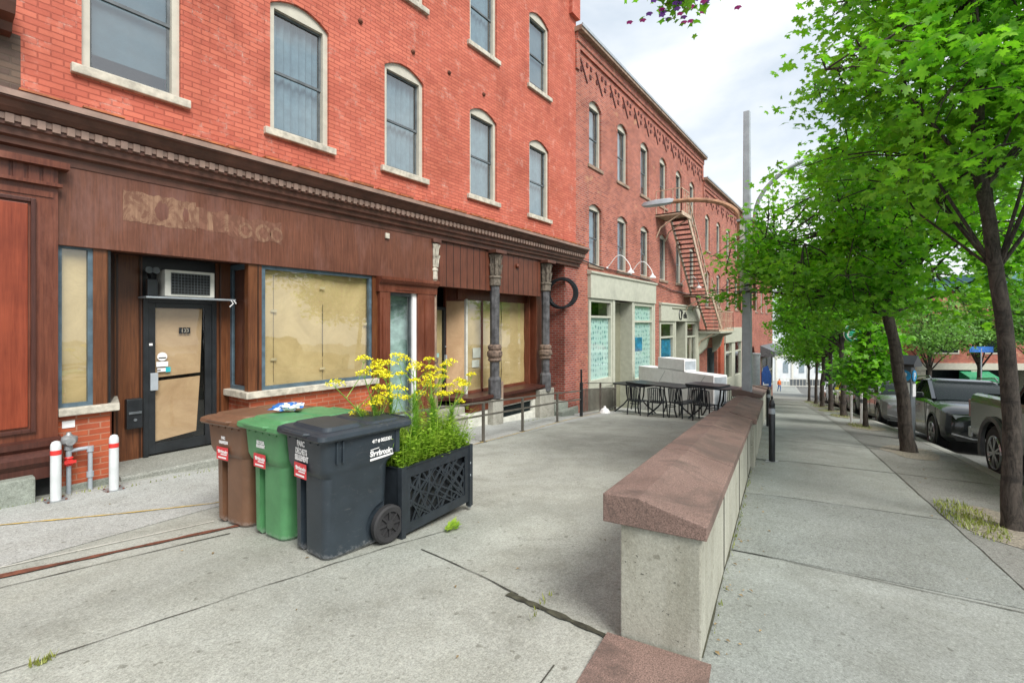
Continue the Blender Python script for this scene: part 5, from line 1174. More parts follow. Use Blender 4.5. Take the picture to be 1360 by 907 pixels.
# low herbs filling the planter: nobody could count them
mb = MB(); r_ = random.Random(5)
for k in range(2900):
    p0 = pw(r_.uniform(.03, LX - .04), r_.uniform(.03, DY - .03), HZ - .04); a = r_.uniform(0, 6.28); L_ = r_.uniform(.06, .30) * (1 if k % 3 else 1.75)
    d = Vector((math.cos(a) * .5, math.sin(a) * .5, r_.uniform(.7, 1.6))).normalized(); s_ = Vector((-math.sin(a), math.cos(a), 0)) * r_.uniform(.0015, .004)
    m1 = p0 + d * L_ * .6; e_ = p0 + d * L_ + Vector((math.cos(a), math.sin(a), -.4)) * L_ * .25
    mb.add([p0 - s_ * .5, p0 + s_ * .5, m1 + s_, m1 - s_, e_], [(0, 1, 2, 3), (3, 2, 4)])
    if k % 2 == 0:
        for j in range(5):
            q_ = p0 + d * L_ * (.35 + .13 * j); b = r_.uniform(0, 6.28); l2 = Vector((math.cos(b), math.sin(b), r_.uniform(-.2, .5))) * r_.uniform(.018, .045); w_ = Vector((-l2.y, l2.x, 0)) * .42
            mb.add([q_, q_ + l2 * .5 + w_, q_ + l2, q_ + l2 * .5 - w_], [(0, 1, 2, 3)])
tag(O('herbs', mb, M['herb'], fix=False), 'bright green leafy herbs filling the steel planter box', 'herbs', kind='stuff')
# fallen sprig in front of the planter
mb = MB(); r_ = random.Random(3); bx0 = Vector((3.02, -4.42, G(3, -4.4) + .01))
for k in range(60):
    b = r_.uniform(-1.1, 1.1); L_ = r_.uniform(.03, .10); p0 = bx0 + Vector((r_.uniform(-.04, .08), r_.uniform(-.02, .02), r_.uniform(0, .04))); d = Vector((math.cos(b), math.sin(b) * .6, r_.uniform(.05, .5))) * L_; w_ = Vector((-d.y, d.x, 0)) * .14
    mb.add([p0, p0 + d * .5 + w_, p0 + d, p0 + d * .5 - w_], [(0, 1, 2, 3)])
tag(O('fallen_sprig', mb, M['herb'], fix=False), 'cut green leafy sprig lying on the pavement before the planter', 'sprig')

# ================================================================== terrace furniture
def make_table(loc, rz, label):
    t = thing('patio_table', label, 'table', loc, rz, 'black patio tables gathered on the terrace')
    L2, W2, H = .64, .47, .96
    mb = MB(); pr = []
    for cx, cy, a0 in ((L2 - .15, W2 - .15, 0), (-L2 + .15, W2 - .15, 90), (-L2 + .15, -W2 + .15, 180), (L2 - .15, -W2 + .15, 270)):
        for k in range(4): a = R(a0 + 30 * k); pr.append((cx + .15 * math.cos(a), cy + .15 * math.sin(a)))
    mb.prism(pr, 'z', H - .035, H); O('tabletop', mb, M['patio'], t, local=True)
    for sx in (-1, 1):
        for sy in (-1, 1):
            mb = MB(); mb.tube([(sx * .30, sy * .10, H - .04), (sx * .27, sy * .10, .60), (sx * .22, sy * .10, .42), (sx * .30, sy * .22, .25), (sx * .52, sy * .42, .0)], .024, 6); O('leg', mb, M['patio'], t, local=True, smooth=True)
    mb = MB(); mb.tube([(-.22, -.1, .42), (-.22, .1, .42)], .014, 6); mb.tube([(.22, -.1, .42), (.22, .1, .42)], .014, 6); mb.tube([(-.22, 0, .42), (.22, 0, .42)], .014, 6); mb.torus((0, 0, .3), .16, .012, None, 16, 5); O('brace', mb, M['patio'], t, local=True)
    return t
T1 = make_table((15.35, -1.15, G(15.35, -1.15)), R(72), 'leftmost black patio table on the terrace, nearest the picket railing')
clone(T1, (14.95, -2.45, G(14.95, -2.45)), R(74), 'middle black patio table of the terrace row'); clone(T1, (14.7, -3.75, G(14.7, -3.75)), R(76), 'rightmost black patio table, nearest the low granite wall')
def make_chair(loc, rz, label):
    t = thing('patio_chair', label, 'chair', loc, rz, 'black patio chairs tucked among the tables')
    mb = MB(); mb.box(-.22, .22, -.22, .22, .43, .455); O('seat', mb, M['patio'], t, local=True, bevel=.01)
    mb = MB(); mb.tube([(-.22, .22, .44), (-.22, .27, .86), (0, .28, .90), (.22, .27, .86), (.22, .22, .44)], .018, 6)
    for k in range(7): x = -.165 + .055 * k; mb.bar((x, .225, .45), (x, .272, .87), .03, .012, (0, 1, 0))
    O('backrest', mb, M['patio'], t, local=True)
    for sx in (-1, 1):
        for sy in (-1, 1): mb = MB(); mb.tube([(sx * .21, sy * .2, .44), (sx * .23, sy * .24, 0)], .019, 6); O('leg', mb, M['patio'], t, local=True)
    return t
C1 = make_chair((14.45, -1.6, G(14.45, -1.6)), R(80), 'black slatted chair at the left front of the table row')
for x, y, a, lb in ((14.25, -2.3, 95, 'black slatted chair in front of the middle table'), (14.35, -2.95, 70, 'black slatted chair between the middle and right tables'), (14.0, -3.7, 85, 'black slatted chair in front of the right table'), (15.6, -2.9, -100, 'black slatted chair behind the middle table'), (15.5, -4.1, -80, 'black slatted chair behind the right table beside the wall')):
    clone(C1, (x, y, G(x, y)), R(a), lb)
for x, y, a, lb, dz in ((15.3, -1.5, 70, 'loose black tabletop lying on the left table', .962), (14.75, -3.6, 78, 'loose black tabletop lying on the right table', .962)):
    mb = MB(); pr = []
    for cx, cy, a0 in ((.40, .28, 0), (-.40, .28, 90), (-.40, -.28, 180), (.40, -.28, 270)):
        for k in range(4): aa = R(a0 + 30 * k); pr.append((cx + .13 * math.cos(aa), cy + .13 * math.sin(aa)))
    mb.prism(pr, 'z', 0, .05); o = O('loose_tabletop', mb, M['patio'], loc=(x, y, G(x, y) + dz), rot=(0, 0, R(a))); tag(o, lb, 'tabletop', 'loose tabletops')
# white counter units across the terrace
A_ = Vector((17.7, -.35, 0)); Bv = Vector((15.7, -3.55, 0)); dv = (Bv - A_).normalized(); an = math.atan2(dv.y, dv.x)
def counter(name, label, t0, t1, z0, z1, off=0, dep=.55):
    L_ = (Bv - A_).length; p = A_ + dv * (t0 * L_); zb = G(p.x, p.y) - .04 if z0 == 0 else z0; z1 = z1 - zb; z0_ = z0; z0 = 0; t = thing(name, label, 'counter', (p.x, p.y, zb), an, 'white counter units on the terrace')
    mb = MB(); mb.box(0, (t1 - t0) * L_ - .01, .0, dep, 0, z1 - z0); O('cabinet', mb, M['white'], t, local=True, bevel=.01)
    mb = MB(); mb.box((t1 - t0) * L_ - .009, (t1 - t0) * L_ + .0, .03, dep - .03, .05, z1 - z0 - .05); O('end_panel', mb, M['grey'], t, local=True)
    mb = MB(); mb.bar(((t1 - t0) * L_ * .2, -.004, .1), ((t1 - t0) * L_ * .8, -.004, z1 - z0 - .06), .006, .006) if z0_ == 0 else mb.box(.02, (t1 - t0) * L_ - .03, -.003, .0, .02, .03); O('seam', mb, M['sash'], t, local=True)
counter('counter_unit', 'left half of the white counter behind the tables', 0, .5, 0, .10); counter('counter_unit', 'right half of the white counter, with its grey end showing', .5, 1, 0, .095)
counter('counter_unit', 'small white box standing on top of the white counter', .30, .66, .104, .50, dep=.5)
mb = MB(); mb.lathe((0, 0, 0), [(.16, 0), (.18, .02), (.12, .12), (.05, .16), (.03, .22)], 12); o = O('umbrella_base', mb, M['white'], loc=(14.3, -.55, G(14.3, -.55))); tag(o, 'small white umbrella foot at the bottom of the picket railing', 'umbrella base')

# ================================================================== trees
def leaf_arrays(centres, normals_up, size, rr, lobed=True):
    """numpy build of many lobed leaves"""
    n = len(centres)
    if lobed == 2:
        hf = [(.10, -.20), (.27, -.31), (.27, -.17), (.43, -.14), (.31, .0), (.64, .12), (.50, .20), (.57, .34), (.36, .31), (.24, .29), (.19, .42), (.25, .58), (.11, .56)]
        tpl = np.array([(0, -.08)] + hf + [(0, .86)] + [(-a_, b_) for a_, b_ in reversed(hf)], float)
    elif lobed: tpl = np.array([(0, -.08), (.30, -.30), (.36, .02), (.62, .18), (.34, .34), (.20, .42), (0, .82), (-.20, .42), (-.34, .34), (-.62, .18), (-.36, .02), (-.30, -.30)], float)
    else: tpl = np.array([(0, -.3), (.22, .0), (.18, .4), (0, .7), (-.18, .4), (-.22, 0)], float)
    k = len(tpl); rs = np.random.RandomState(rr)
    az = rs.uniform(0, 2 * np.pi, n); tilt = rs.normal(0, .55, n) + .35; roll = rs.normal(0, .5, n); sz = size * rs.uniform(.55, 1.3, n); curl = rs.uniform(.05, .55, n)
    fwd = np.stack([np.cos(az) * np.cos(tilt), np.sin(az) * np.cos(tilt), -np.sin(tilt)], 1)
    side = np.stack([-np.sin(az), np.cos(az), np.zeros(n)], 1); up = np.cross(fwd, side)
    side = side * np.cos(roll)[:, None] + up * np.sin(roll)[:, None]; up = np.cross(fwd, side)
    x = tpl[None, :, 0] * sz[:, None]; y = tpl[None, :, 1] * sz[:, None]; zc = -(np.abs(tpl[None, :, 0]) * .9 + (tpl[None, :, 1] - .2) ** 2 * .5) * sz[:, None] * curl[:, None]
    V = centres[:, None, :] + side[:, None, :] * x[..., None] + fwd[:, None, :] * y[..., None] + up[:, None, :] * zc[..., None]
    return V.reshape(-1, 3), k
def leaf_object(name, centres, size, mat, parent, seed, lobed=True):
    V, k = leaf_arrays(centres, None, size, seed, lobed); n = len(centres)
    me = bpy.data.meshes.new(name); me.vertices.add(n * k); me.vertices.foreach_set('co', V.astype(np.float32).ravel())
    me.loops.add(n * k); me.loops.foreach_set('vertex_index', np.arange(n * k, dtype=np.int32)); me.polygons.add(n)
    me.polygons.foreach_set('loop_start', np.arange(0, n * k, k, dtype=np.int32)); me.polygons.foreach_set('loop_total', np.full(n, k, dtype=np.int32))
    me.update(); me.validate(); me.materials.append(mat)
    o = bpy.data.objects.new(name, me); C.objects.link(o); o.parent = parent; return o
def make_tree(label, loc, trunk_pts, trunk_r, limbs, crown, nclus, per, lsize, mat, seed, lobed=True, name='maple_tree', twigs=True, group='maple trees along the sidewalk', clr=.34, limbr=(.28, .46)):
    """crown: list of (cx,cy,cz,rx,ry,rz) lobes in local coords"""
    t = thing(name, label, 'tree', loc, 0, group)
    rs = random.Random(seed); mb = MB(); n = len(trunk_pts)
    tp, tr = [], []
    for i in range(n - 1):
        a = Vector(trunk_pts[i]); b = Vector(trunk_pts[i + 1])
        for k in range(5):
            q_ = a.lerp(b, k / 5); f_ = (i + k / 5)
            wob = Vector((mnoise.noise(Vector((q_.z * 1.3, seed, 0))), mnoise.noise(Vector((q_.z * 1.3, seed, 8))), 0)) * (.035 if q_.z > .2 else 0)
            tp.append(q_ + wob); tr.append(trunk_r * (1.0 - .5 * f_ / n + .42 * math.exp(-q_.z / .12)) * (1 + .09 * mnoise.noise(Vector((q_.z * 5, seed, 3))) + .05 * mnoise.noise(Vector((q_.z * 14, seed, 3)))))
    tp.append(Vector(trunk_pts[-1])); tr.append(trunk_r * .45); mb.tube(tp, tr, 14)
    nodes = [Vector(p) for p in trunk_pts[n // 2:]]
    top = Vector(trunk_pts[-1])
    for (cx, cy, cz, rx, ry, rz_) in crown:
        for k in range(limbs):
            a = rs.uniform(0, 6.28); s0 = nodes[rs.randrange(min(len(nodes), n // 2 + 1))]; e_ = Vector((cx + rx * .8 * math.cos(a), cy + ry * .8 * math.sin(a), cz + rz_ * rs.uniform(-.35, .8)))
            m1 = s0.lerp(e_, .35) + Vector((rs.uniform(-.15, .15), rs.uniform(-.15, .15), rs.uniform(.0, .3))); m2 = s0.lerp(e_, .7) + Vector((rs.uniform(-.2, .2), rs.uniform(-.2, .2), rs.uniform(0, .25)))
            r0 = trunk_r * rs.uniform(*limbr); mb.tube([s0, m1, m2, e_], [r0, r0 * .65, r0 * .4, r0 * .12], 7); nodes += [m1, m2, e_, m1.lerp(m2, .5), m2.lerp(e_, .5)]
    cen = []; 
    tot = sum(c_[3] * c_[4] * c_[5] for c_ in crown)
    for c_ in crown:
        cnt = int(nclus * c_[3] * c_[4] * c_[5] / tot); made = 0; tries = 0
        while made < cnt and tries < cnt * 12:
            tries += 1
            d = Vector((rs.gauss(0, 1), rs.gauss(0, 1), rs.gauss(0, 1))).normalized(); rad = rs.random() ** .42
            p = Vector((c_[0] + d.x * rad * c_[3], c_[1] + d.y * rad * c_[4], c_[2] + d.z * rad * c_[5]))
            if mnoise.noise(p * .95 + Vector((seed, 0, 0))) < .0 and rad > .3: continue
            edge = 1 + .22 * mnoise.noise(p * 1.6)
            if rad > edge: continue
            made += 1
            nn = min(nodes, key=lambda q_: (q_ - p).length_squared)
            if twigs and (nn - p).length > .15:
                m1 = nn.lerp(p, .5) + Vector((0, 0, .06)); mb.tube([nn, m1, p], [.012, .008, .003], 4, cap=False)
                if made % 3 == 0: nodes.append(m1)
            for j in range(per): cen.append((p.x + rs.gauss(0, clr * .55), p.y + rs.gauss(0, clr * .55), p.z + rs.gauss(0, clr * .28)))
    O('trunk', mb, M['bark'], t, local=True, smooth=True, fix=False)
    leaf_object('crown', np.array(cen), lsize, mat, t, seed, lobed)
    return t
x, y = TREES[0]
make_tree('maple with a tall thin trunk beside the patch of dry grass', (x, y, G(x, y) - .05), [(0, 0, 0), (-.0, .02, .4), (.02, .0, 1.1), (.0, .06, 1.8), (-.02, .12, 2.5), (-.10, .22, 3.3), (-.18, .30, 4.2), (-.2, .3, 5.2)], .078, 8,
          [(-.1, .0, 4.4, 1.9, 2.0, 1.55), (.9, -.6, 5.0, 1.9, 1.9, 1.7), (.2, .2, 6.1, 1.7, 1.8, 1.3), (1.2, .9, 4.6, 1.5, 1.3, 1.3), (1.0, -.3, 3.7, 1.6, 1.3, .8)], 760, 20, .098, M['leaf'], 21, lobed=2, limbr=(.16, .30))
x, y = TREES[1]
make_tree('maple with a leaning dark trunk next to the parking pay station', (x, y, G(x, y) - .05), [(0, 0, 0), (-.01, .03, .4), (-.03, .10, 1.1), (-.08, .2, 1.8), (-.1, .30, 2.5), (-.12, .38, 3.3), (-.15, .4, 4.2), (-.2, .4, 5.2)], .112, 9,
          [(.35, 2.15, 3.45, 1.25, 1.25, .85), (.5, 3.1, 3.75, .5, .5, .22), (.7, 3.2, 2.95, .6, .5, .25), (-.35, .45, 3.9, 2.25, 2.35, 1.75), (.3, -.1, 5.0, 1.9, 1.9, 1.4), (-.9, 1.05, 3.3, 1.6, 1.6, 1.0), (.9, -1.4, 3.6, 1.6, 1.6, 1.2)], 1020, 18, .105, M['leaf'], 22, lobed=2, limbr=(.2, .36))
x, y = TREES[2]
make_tree('small young maple with a low dense crown between the big ones', (x, y, G(x, y) - .05), [(0, 0, 0), (.0, .0, .5), (.02, .02, 1.0), (.0, .0, 1.6), (.0, .0, 2.3), (0, 0, 2.9)], .06, 8,
          [(0, 0, 1.85, .95, .95, .95), (0, 0, 2.7, .7, .7, .7)], 130, 16, .14, M['leaf2'], 23)
x, y = TREES[3]
TB = make_tree('fourth maple of the row, behind the young one', (x, y, G(x, y) - .05), [(0, 0, 0), (.0, .03, .4), (.02, .0, 1.1), (.0, .06, 1.8), (-.0, .08, 2.5), (.0, .1, 3.3), (.0, .1, 4.2), (0, .1, 5.0)], .10, 8,
          [(0, 0, 4.2, 2.5, 2.5, 1.6), (.2, .2, 5.4, 1.9, 1.9, 1.3), (-.3, .9, 3.7, 1.7, 1.7, .8)], 560, 14, .14, M['leaf2'], 24)
lbs = ['fifth maple of the row down the hill', 'sixth maple of the row down the hill', 'seventh maple of the row down the hill', 'farthest maple trunk of the sidewalk row']
for i, (x, y) in enumerate(TREES[4:]):
    c = clone(TB, (x, y, G(x, y) - .05), R(70 * (i + 1)), lbs[i]); s_ = (.98, 1.05, .92, .9)[i]; c.scale = (s_, s_, s_)

# ------------------------------------------------------------------ camera-frame helper for the far side of the street (plain world positions)
def far(px, d, z=None):
    X = (px - 680) / 640 * d; u = X * CV + d * CF; Y = -X * CF + d * CV + CAM.y; return (u, Y, G(u, Y) if z is None else z)
FB = thing('brick_building', 'brick building across the street with a green awning and beige columns', 'building', (53, -18, -6.2), R(-57))
mb = MB(); mb.box(-9, 20, 0, 12, 4.9, 10.4); O('upper_wall', mb, M['brick2'], FB, local=True)
mb = MB(); mb.box(-9, 20, -.15, -.0, 4.4, 4.9); mb.box(-9, 20, -.05, 0, 7.2, 7.5); O('stone_band', mb, M['trim'], FB, local=True)
for k in range(7):
    mb = MB(); x0 = -8 + k * 4; frame_rect(mb, x0, x0 + 2.2, 5.6, 7.1, .1, -.04, .05); W = O('window', mb, M['trim'], FB, local=True); mb = MB(); mb.quad((x0, -.01, 5.6), (x0 + 2.2, -.01, 5.6), (x0 + 2.2, -.01, 7.1), (x0, -.01, 7.1)); O('pane', mb, M['carglass'], W, local=True, fix=False)
mb = MB(); mb.box(-9, 20, .6, 12, 0, 4.4); O('ground_floor_glass', mb, M['carglass'], FB, local=True)
for k in range(8):
    mb = MB(); mb.box(-9 + k * 4, -8.3 + k * 4, -.1, .6, -1, 4.4); O('column', mb, M['stone'], FB, local=True)
mb = MB(); mb.prism([(.0, 4.3), (-.9, 3.9), (-.9, 3.3), (0, 3.3)], 'x', -5.8, -3.7); O('awning', mb, plain('green_awning', (.03, .25, .12)), FB, local=True)
mb = MB(); mb.box(-9, 20, -.3, 12, 10.4, 10.8); mb.box(-2, 6, 2, 8, 10.8, 12.0); O('roof', mb, plain('teal_roof', (.10, .22, .24)), FB, local=True)
for px, d, lb, s_, sd_ in ((1235, 31, 'pale green street tree left of the brick building across the road', 1.15, 41), (1300, 33, 'round pale green tree before the green awning across the road', 1.25, 42), (1385, 30, 'pale green tree across the road beyond the pickup truck', 1.2, 43), (1170, 42, 'distant green tree beyond the parked cars across the road', 1.2, 44)):
    p = far(px, d)
    if sd_ == 41: FT = make_tree(lb, p, [(0, 0, 0), (0, .05, 1.2), (.05, 0, 2.4), (0, 0, 3.6), (0, 0, 5.)], .13, 9, [(0, 0, 5.0, 2.6, 2.6, 1.7), (.5, .2, 6.2, 1.9, 1.9, 1.2), (-.8, .5, 4.3, 1.8, 1.8, 1.0)], 520, 14, .20, M['leaf3'], 41, lobed=False, name='locust_tree', group='pale trees across the road', clr=.42)
    else: FT2 = clone(FT, p, R(sd_ * 50), lb)
    if sd_ != 41: FT2.scale = (s_, s_, s_ * .95)
# street name sign across the road
p = far(1303, 30); t = thing('street_sign', 'blue street name plate on a grey post across the road', 'street sign', p, R(-57))
mb = MB(); mb.tube([(0, 0, 0), (0, 0, 4.0)], .04, 8); O('post', mb, M['grey'], t, local=True); mb = MB(); mb.box(-.7, .7, -.03, .0, 3.75, 4.1); O('name_plate', mb, plain('sign_blue', (.03, .15, .5)), t, local=True)
# white stone building and railing at the foot of the hill
t = thing('stone_building', 'pale grey stone building closing the view at the bottom of the hill', 'building', far(1066, 100, -10.5), R(-54))
WB = t
M['pale'] = plain('pale_stone', (.62, .66, .68), .8, var=.12, sc=.7)
mb = MB(); mb.box(-16, 16, 0, 12, 0, 9); O('wall', mb, M['pale'], t, local=True)
for k in range(9):
    x0 = -14 + k * 3.3; mb = MB(); mb.prism([(x0, 2.0), (x0 + 1.1, 2.0), (x0 + 1.1, 4.0), (x0 + .85, 4.45), (x0 + .55, 4.6), (x0 + .25, 4.45), (x0, 4.0)], 'y', -.05, .02); O('window', mb, plain('pale_window', (.22, .28, .32)) if k == 0 else bpy.data.materials['pale_window'], t, local=True)
mb = MB()
for k in range(10): mb.box(-15.6 + k * 3.3, -15.2 + k * 3.3, -.15, 0, 0, 8.5)
mb.box(-16, 16, -.2, 0, 5.4, 5.7); O('stone_trim', mb, M['offwhite'], t, local=True)
p = far(1066, 78); t = thing('street_railing', 'grey railing across the bottom of the street', 'railing', (p[0], p[1], p[2]), R(-60))
mb = MB()
for k in range(24): mb.box(-4 + k * .5, -3.95 + k * .5, 0, .05, 0, 1.3)
mb.box(-4, 8, 0, .05, 1.25, 1.35); mb.box(-4, 8, 0, .05, .1, .2); O('rail', mb, M['offwhite'], t, local=True)
mb = MB()
for a_, b_ in ((-2, .6), (.8, 3.4), (3.6, 6)): mb.box(a_, b_, .05, .08, .2, 1.2)
O('dark_panel', mb, M['sash'], t, local=True)
# grey post and blue banner by the far shop
t = thing('banner_post', 'thick pale grey post beside the blue banner near the arches', 'post', (36.0, -1.4, G(36, -1.4)))
mb = MB(); mb.lathe((0, 0, 0), [(.26, 0), (.26, 3.1)], 14); mb.lathe((0, 0, 0), [(.30, 3.1), (.30, 3.2)], 14); O('shaft', mb, M['grey'], t, local=True, smooth=True)
t = thing('feather_banner', 'dark blue vertical banner with white letters near the arches', 'banner', (38.2, -1.7, G(38.2, -1.7)), R(-58))
mb = MB(); mb.prism([(-.32, .3), (.32, .3), (.36, 1.7), (.1, 2.45), (-.2, 2.3), (-.32, 1.9)], 'y', 0, .03); O('flag', mb, plain('banner_blue', (.01, .06, .25)), t, local=True)
text('lettering', 'ART', .55, (.14, -.012, .75), (R(90), R(-90), 0), M['white'], t, ext=.005, off=.004)
mb = MB(); mb.tube([(-.34, .015, 0), (-.34, .015, 2.3), (0, .015, 2.5)], .02, 6); mb.box(-.5, 0, -.15, .2, 0, .04); O('pole', mb, M['black'], t, local=True)

# parking pay station
MP = thing('parking_meter', 'dark parking pay station with a blue round P sign and peaked roof', 'parking meter', (13.6, -8.05, G(13.6, -8.05)), R(-20))
mb = MB(); mb.box(-.13, .13, -.12, .12, 0, 1.6); O('cabinet', mb, M['sash'], MP, local=True, bevel=.015)
mb = MB(); mb.prism([(-.24, 1.6), (.24, 1.6), (.24, 1.66), (.0, 1.84), (-.24, 1.66)], 'y', -.2, .2); O('roof', mb, M['black'], MP, local=True)
mb = MB(); mb.lathe((0, -.13, 1.40), [(.12, 0), (.12, -.012)], 24, 'y'); mb.lathe((-.135, 0, 1.40), [(.12, .0), (.12, -.01)], 24, 'x'); P1 = O('sign_disc', mb, plain('parking_blue', (.02, .30, .62)), MP, local=True)
text('sign_letter', 'P', .2, (0, -.144, 1.33), (R(90), 0, 0), M['white'], P1, ext=.002, off=.003); text('sign_letter', 'P', .2, (-.147, 0, 1.33), (R(90), 0, R(-90)), M['white'], P1, ext=.002, off=.003)
mb = MB(); mb.box(-.09, .09, -.135, -.12, .95, 1.22); mb.box(-.145, -.13, -.09, .09, .85, 1.25); O('instruction_plate', mb, M['white'], MP, local=True)
# round green and white sign and short white post by the kerb
t = thing('round_sign', 'round green and white sign half hidden by the young maple', 'sign', (17.0, -7.0, G(17.0, -7.0)), R(-50))
mb = MB(); mb.tube([(0, 0, 0), (0, 0, 2.4)], .03, 8); O('post', mb, M['white'], t, local=True)
mb = MB(); mb.lathe((0, -.03, 2.6), [(.27, 0), (.27, -.02)], 28, 'y'); s1 = O('sign_disc', mb, M['white'], t, local=True)
mb = MB(); mb.torus((0, -.055, 2.6), .22, .035, Euler((R(90), 0, 0)).to_matrix(), 28, 6); mb.prism([(-.12, 2.52), (.12, 2.52), (.08, 2.70), (-.08, 2.70)], 'y', -.062, -.05); O('emblem', mb, plain('sign_green', (.02, .30, .20)), s1, local=True)
t = thing('short_post', 'short white marker post at the kerb before the dark car', 'post', (17.6, -7.25, G(17.6, -7.25)))
mb = MB(); mb.lathe((0, 0, 0), [(.05, 0), (.05, .85), (.03, .9)], 10); O('post', mb, M['white'], t, local=True); mb = MB(); mb.lathe((0, 0, 0), [(.052, .6), (.052, .72)], 10, cap=False); O('reflective_band', mb, M['sash'], t, local=True)

# ================================================================== vehicles (nose towards -x)
def wheel_parts(t, x, y, r_, s, spokes=5, nm='wheel'):
    mb = MB(); mb.lathe((x, y, r_), [(r_ * .62, -.11), (r_ * .9, -.115), (r_, -.085), (r_, .085), (r_ * .9, .115), (r_ * .62, .11)], 28, 'y'); w_ = O(nm, mb, M['tyre'], t, local=True, smooth=True)
    mb = MB(); yo = y + s * .112; mb.lathe((x, yo - s * .03, r_), [(r_ * .63, -.01), (r_ * .63, .01)], 28, 'y'); mbd = mb; O('rim_back', mbd, M['black'], w_, local=True)
    mb = MB(); mb.torus((x, yo, r_), r_ * .6, .016, Euler((R(90), 0, 0)).to_matrix(), 28, 6); mb.lathe((x, yo, r_), [(r_ * .14, -.015), (r_ * .14, .015)], 12, 'y')
    for k in range(spokes * 2):
        a = math.pi * k / spokes + (.12 if k % 2 else -.12); mb.bar((x + r_ * .1 * math.cos(a), yo, r_ + r_ * .1 * math.sin(a)), (x + r_ * .6 * math.cos(a), yo, r_ + r_ * .6 * math.sin(a)), .03, .03, (0, 1, 0))
    O('rim', mb, M['rim'], w_, local=True)
def make_suv(label, loc, rz, ry, col, group='cars parked along the kerb'):
    t = thing('parked_car', label, 'car', loc, rz, group, ry=ry)
    L_ = 4.7; hw = .93
    def sec(x, zb, zm, zs, zt, w_, wt):
        half = [(0, zb), (w_ * .9, zb), (w_ * .985, zb + .1), (w_, zm), (w_ * .985, zs), (wt, zt - .025), (wt * .6, zt), (0, zt + .01)]
        return [(x, y, z) for y, z in half] + [(x, -y, z) for y, z in reversed(half[1:-1])]
    st = [(0.0, .38, .55, .68, .74, .62, .50), (.08, .26, .52, .74, .84, .80, .66), (.30, .22, .55, .84, .93, .90, .76), (.8, .22, .6, .92, 1.0, hw, .80), (1.3, .24, .62, .96, 1.05, hw, .82), (1.6, .24, .62, .98, 1.08, hw, .84), (2.6, .24, .62, 1.0, 1.09, hw, .85), (3.7, .24, .62, 1.03, 1.11, hw, .84), (4.3, .26, .62, 1.03, 1.12, .90, .82), (4.6, .34, .6, 1.0, 1.10, .82, .74), (4.7, .42, .6, .92, 1.02, .72, .66)]
    mb = MB(); mb.loft([sec(*s_) for s_ in st]); body = O('body', mb, col, t, local=True)
    cuts = []
    for x in (.92, 3.75):
        for s in (-1, 1): c_ = MB(); c_.lathe((x, 0, .37), [(.40, s * .62), (.40, s * 1.2)], 24, 'y'); cuts.append(c_)
    boolean(body, cuts)
    for p_ in body.data.polygons: p_.use_smooth = True
    body.data.set_sharp_from_angle(angle=R(35))
    mb = MB()
    for x in (.92, 3.75):
        for s in (-1, 1): mb.torus((x, s * hw * .985, .37), .405, .022, Euler((R(90), 0, 0)).to_matrix(), 26, 6)
    mb.box(1.35, 3.3, hw * .93, hw * .99, .24, .34); mb.box(1.35, 3.3, -hw * .99, -hw * .93, .24, .34); O('sill_trim', mb, M['black'], t, local=True)
    # greenhouse
    g = MB()
    def gs(x, zb, zt, wb, wt): return [(x, -wb, zb), (x, wb, zb), (x, wt, zt), (x, wt * .8, zt + .02), (x, -wt * .8, zt + .02), (x, -wt, zt)]
    g.loft([gs(1.30, 1.03, 1.05, .78, .74), gs(1.85, 1.05, 1.30, .83, .68), gs(2.40, 1.06, 1.49, .84, .62), gs(3.5, 1.08, 1.50, .84, .64), gs(4.2, 1.1, 1.35, .80, .62), gs(4.52, 1.1, 1.13, .76, .72)]); O('windows', g, M['carglass'], t, local=True, smooth=True)
    mb = MB(); mb.loft([[(x, -w_, z), (x, w_, z), (x, w_ * .8, z + .05), (x, -w_ * .8, z + .05)] for x, z, w_ in ((2.30, 1.455, .60), (2.5, 1.50, .65), (3.5, 1.51, .66), (4.1, 1.41, .64), (4.35, 1.33, .6))]); O('roof', mb, col, t, local=True, smooth=True)
    mb = MB()
    for s in (-1, 1):
        mb.bar((1.32, s * .79, 1.05), (2.35, s * .635, 1.48), .07, .05); mb.bar((2.75, s * .855, 1.07), (2.78, s * .665, 1.51), .07, .03, (1, 0, 0)); mb.bar((3.75, s * .85, 1.08), (3.85, s * .66, 1.46), .09, .04, (1, 0, 0)); mb.bar((4.5, s * .77, 1.1), (4.1, s * .64, 1.42), .08, .05)
    O('pillar', mb, col, t, local=True)
    mb = MB()
    for s in (-1, 1): mb.tube([(2.35, s * .60, 1.53), (2.5, s * .60, 1.60), (3.6, s * .60, 1.60), (3.85, s * .60, 1.52)], .018, 6)
    O('roof_rail', mb, M['rim'], t, local=True)
    for s in (-1, 1):
        mb = MB(); mb.box(1.55, 1.72, s * 1.0 - .09, s * 1.0 + .09, 1.06, 1.2); O('mirror', mb, col, t, local=True, bevel=.03)
        mb = MB(); mb.add([(.06, s * .78, .78), (.42, s * .905, .86), (.40, s * .90, .76), (.05, s * .74, .70), (.03, s * .50, .72), (.04, s * .52, .78)], [(0, 1, 2, 3), (0, 3, 4, 5)]); O('headlight', mb, plain('lamp_glass', (.16, .18, .19), .1) if 'lamp_glass' not in bpy.data.materials else bpy.data.materials['lamp_glass'], t, local=True)
        mb = MB(); mb.box(4.55, 4.68, s * .66 - .14, s * .66 + .14, .86, .98); O('taillight', mb, M['red'], t, local=True)
        mb = MB(); mb.box(2.0, 2.14, s * .935 - .01, s * .935 + .01, .90, .93); mb.box(3.0, 3.14, s * .935 - .01, s * .935 + .01, .92, .95); O('door_handle', mb, M['rim'], t, local=True)
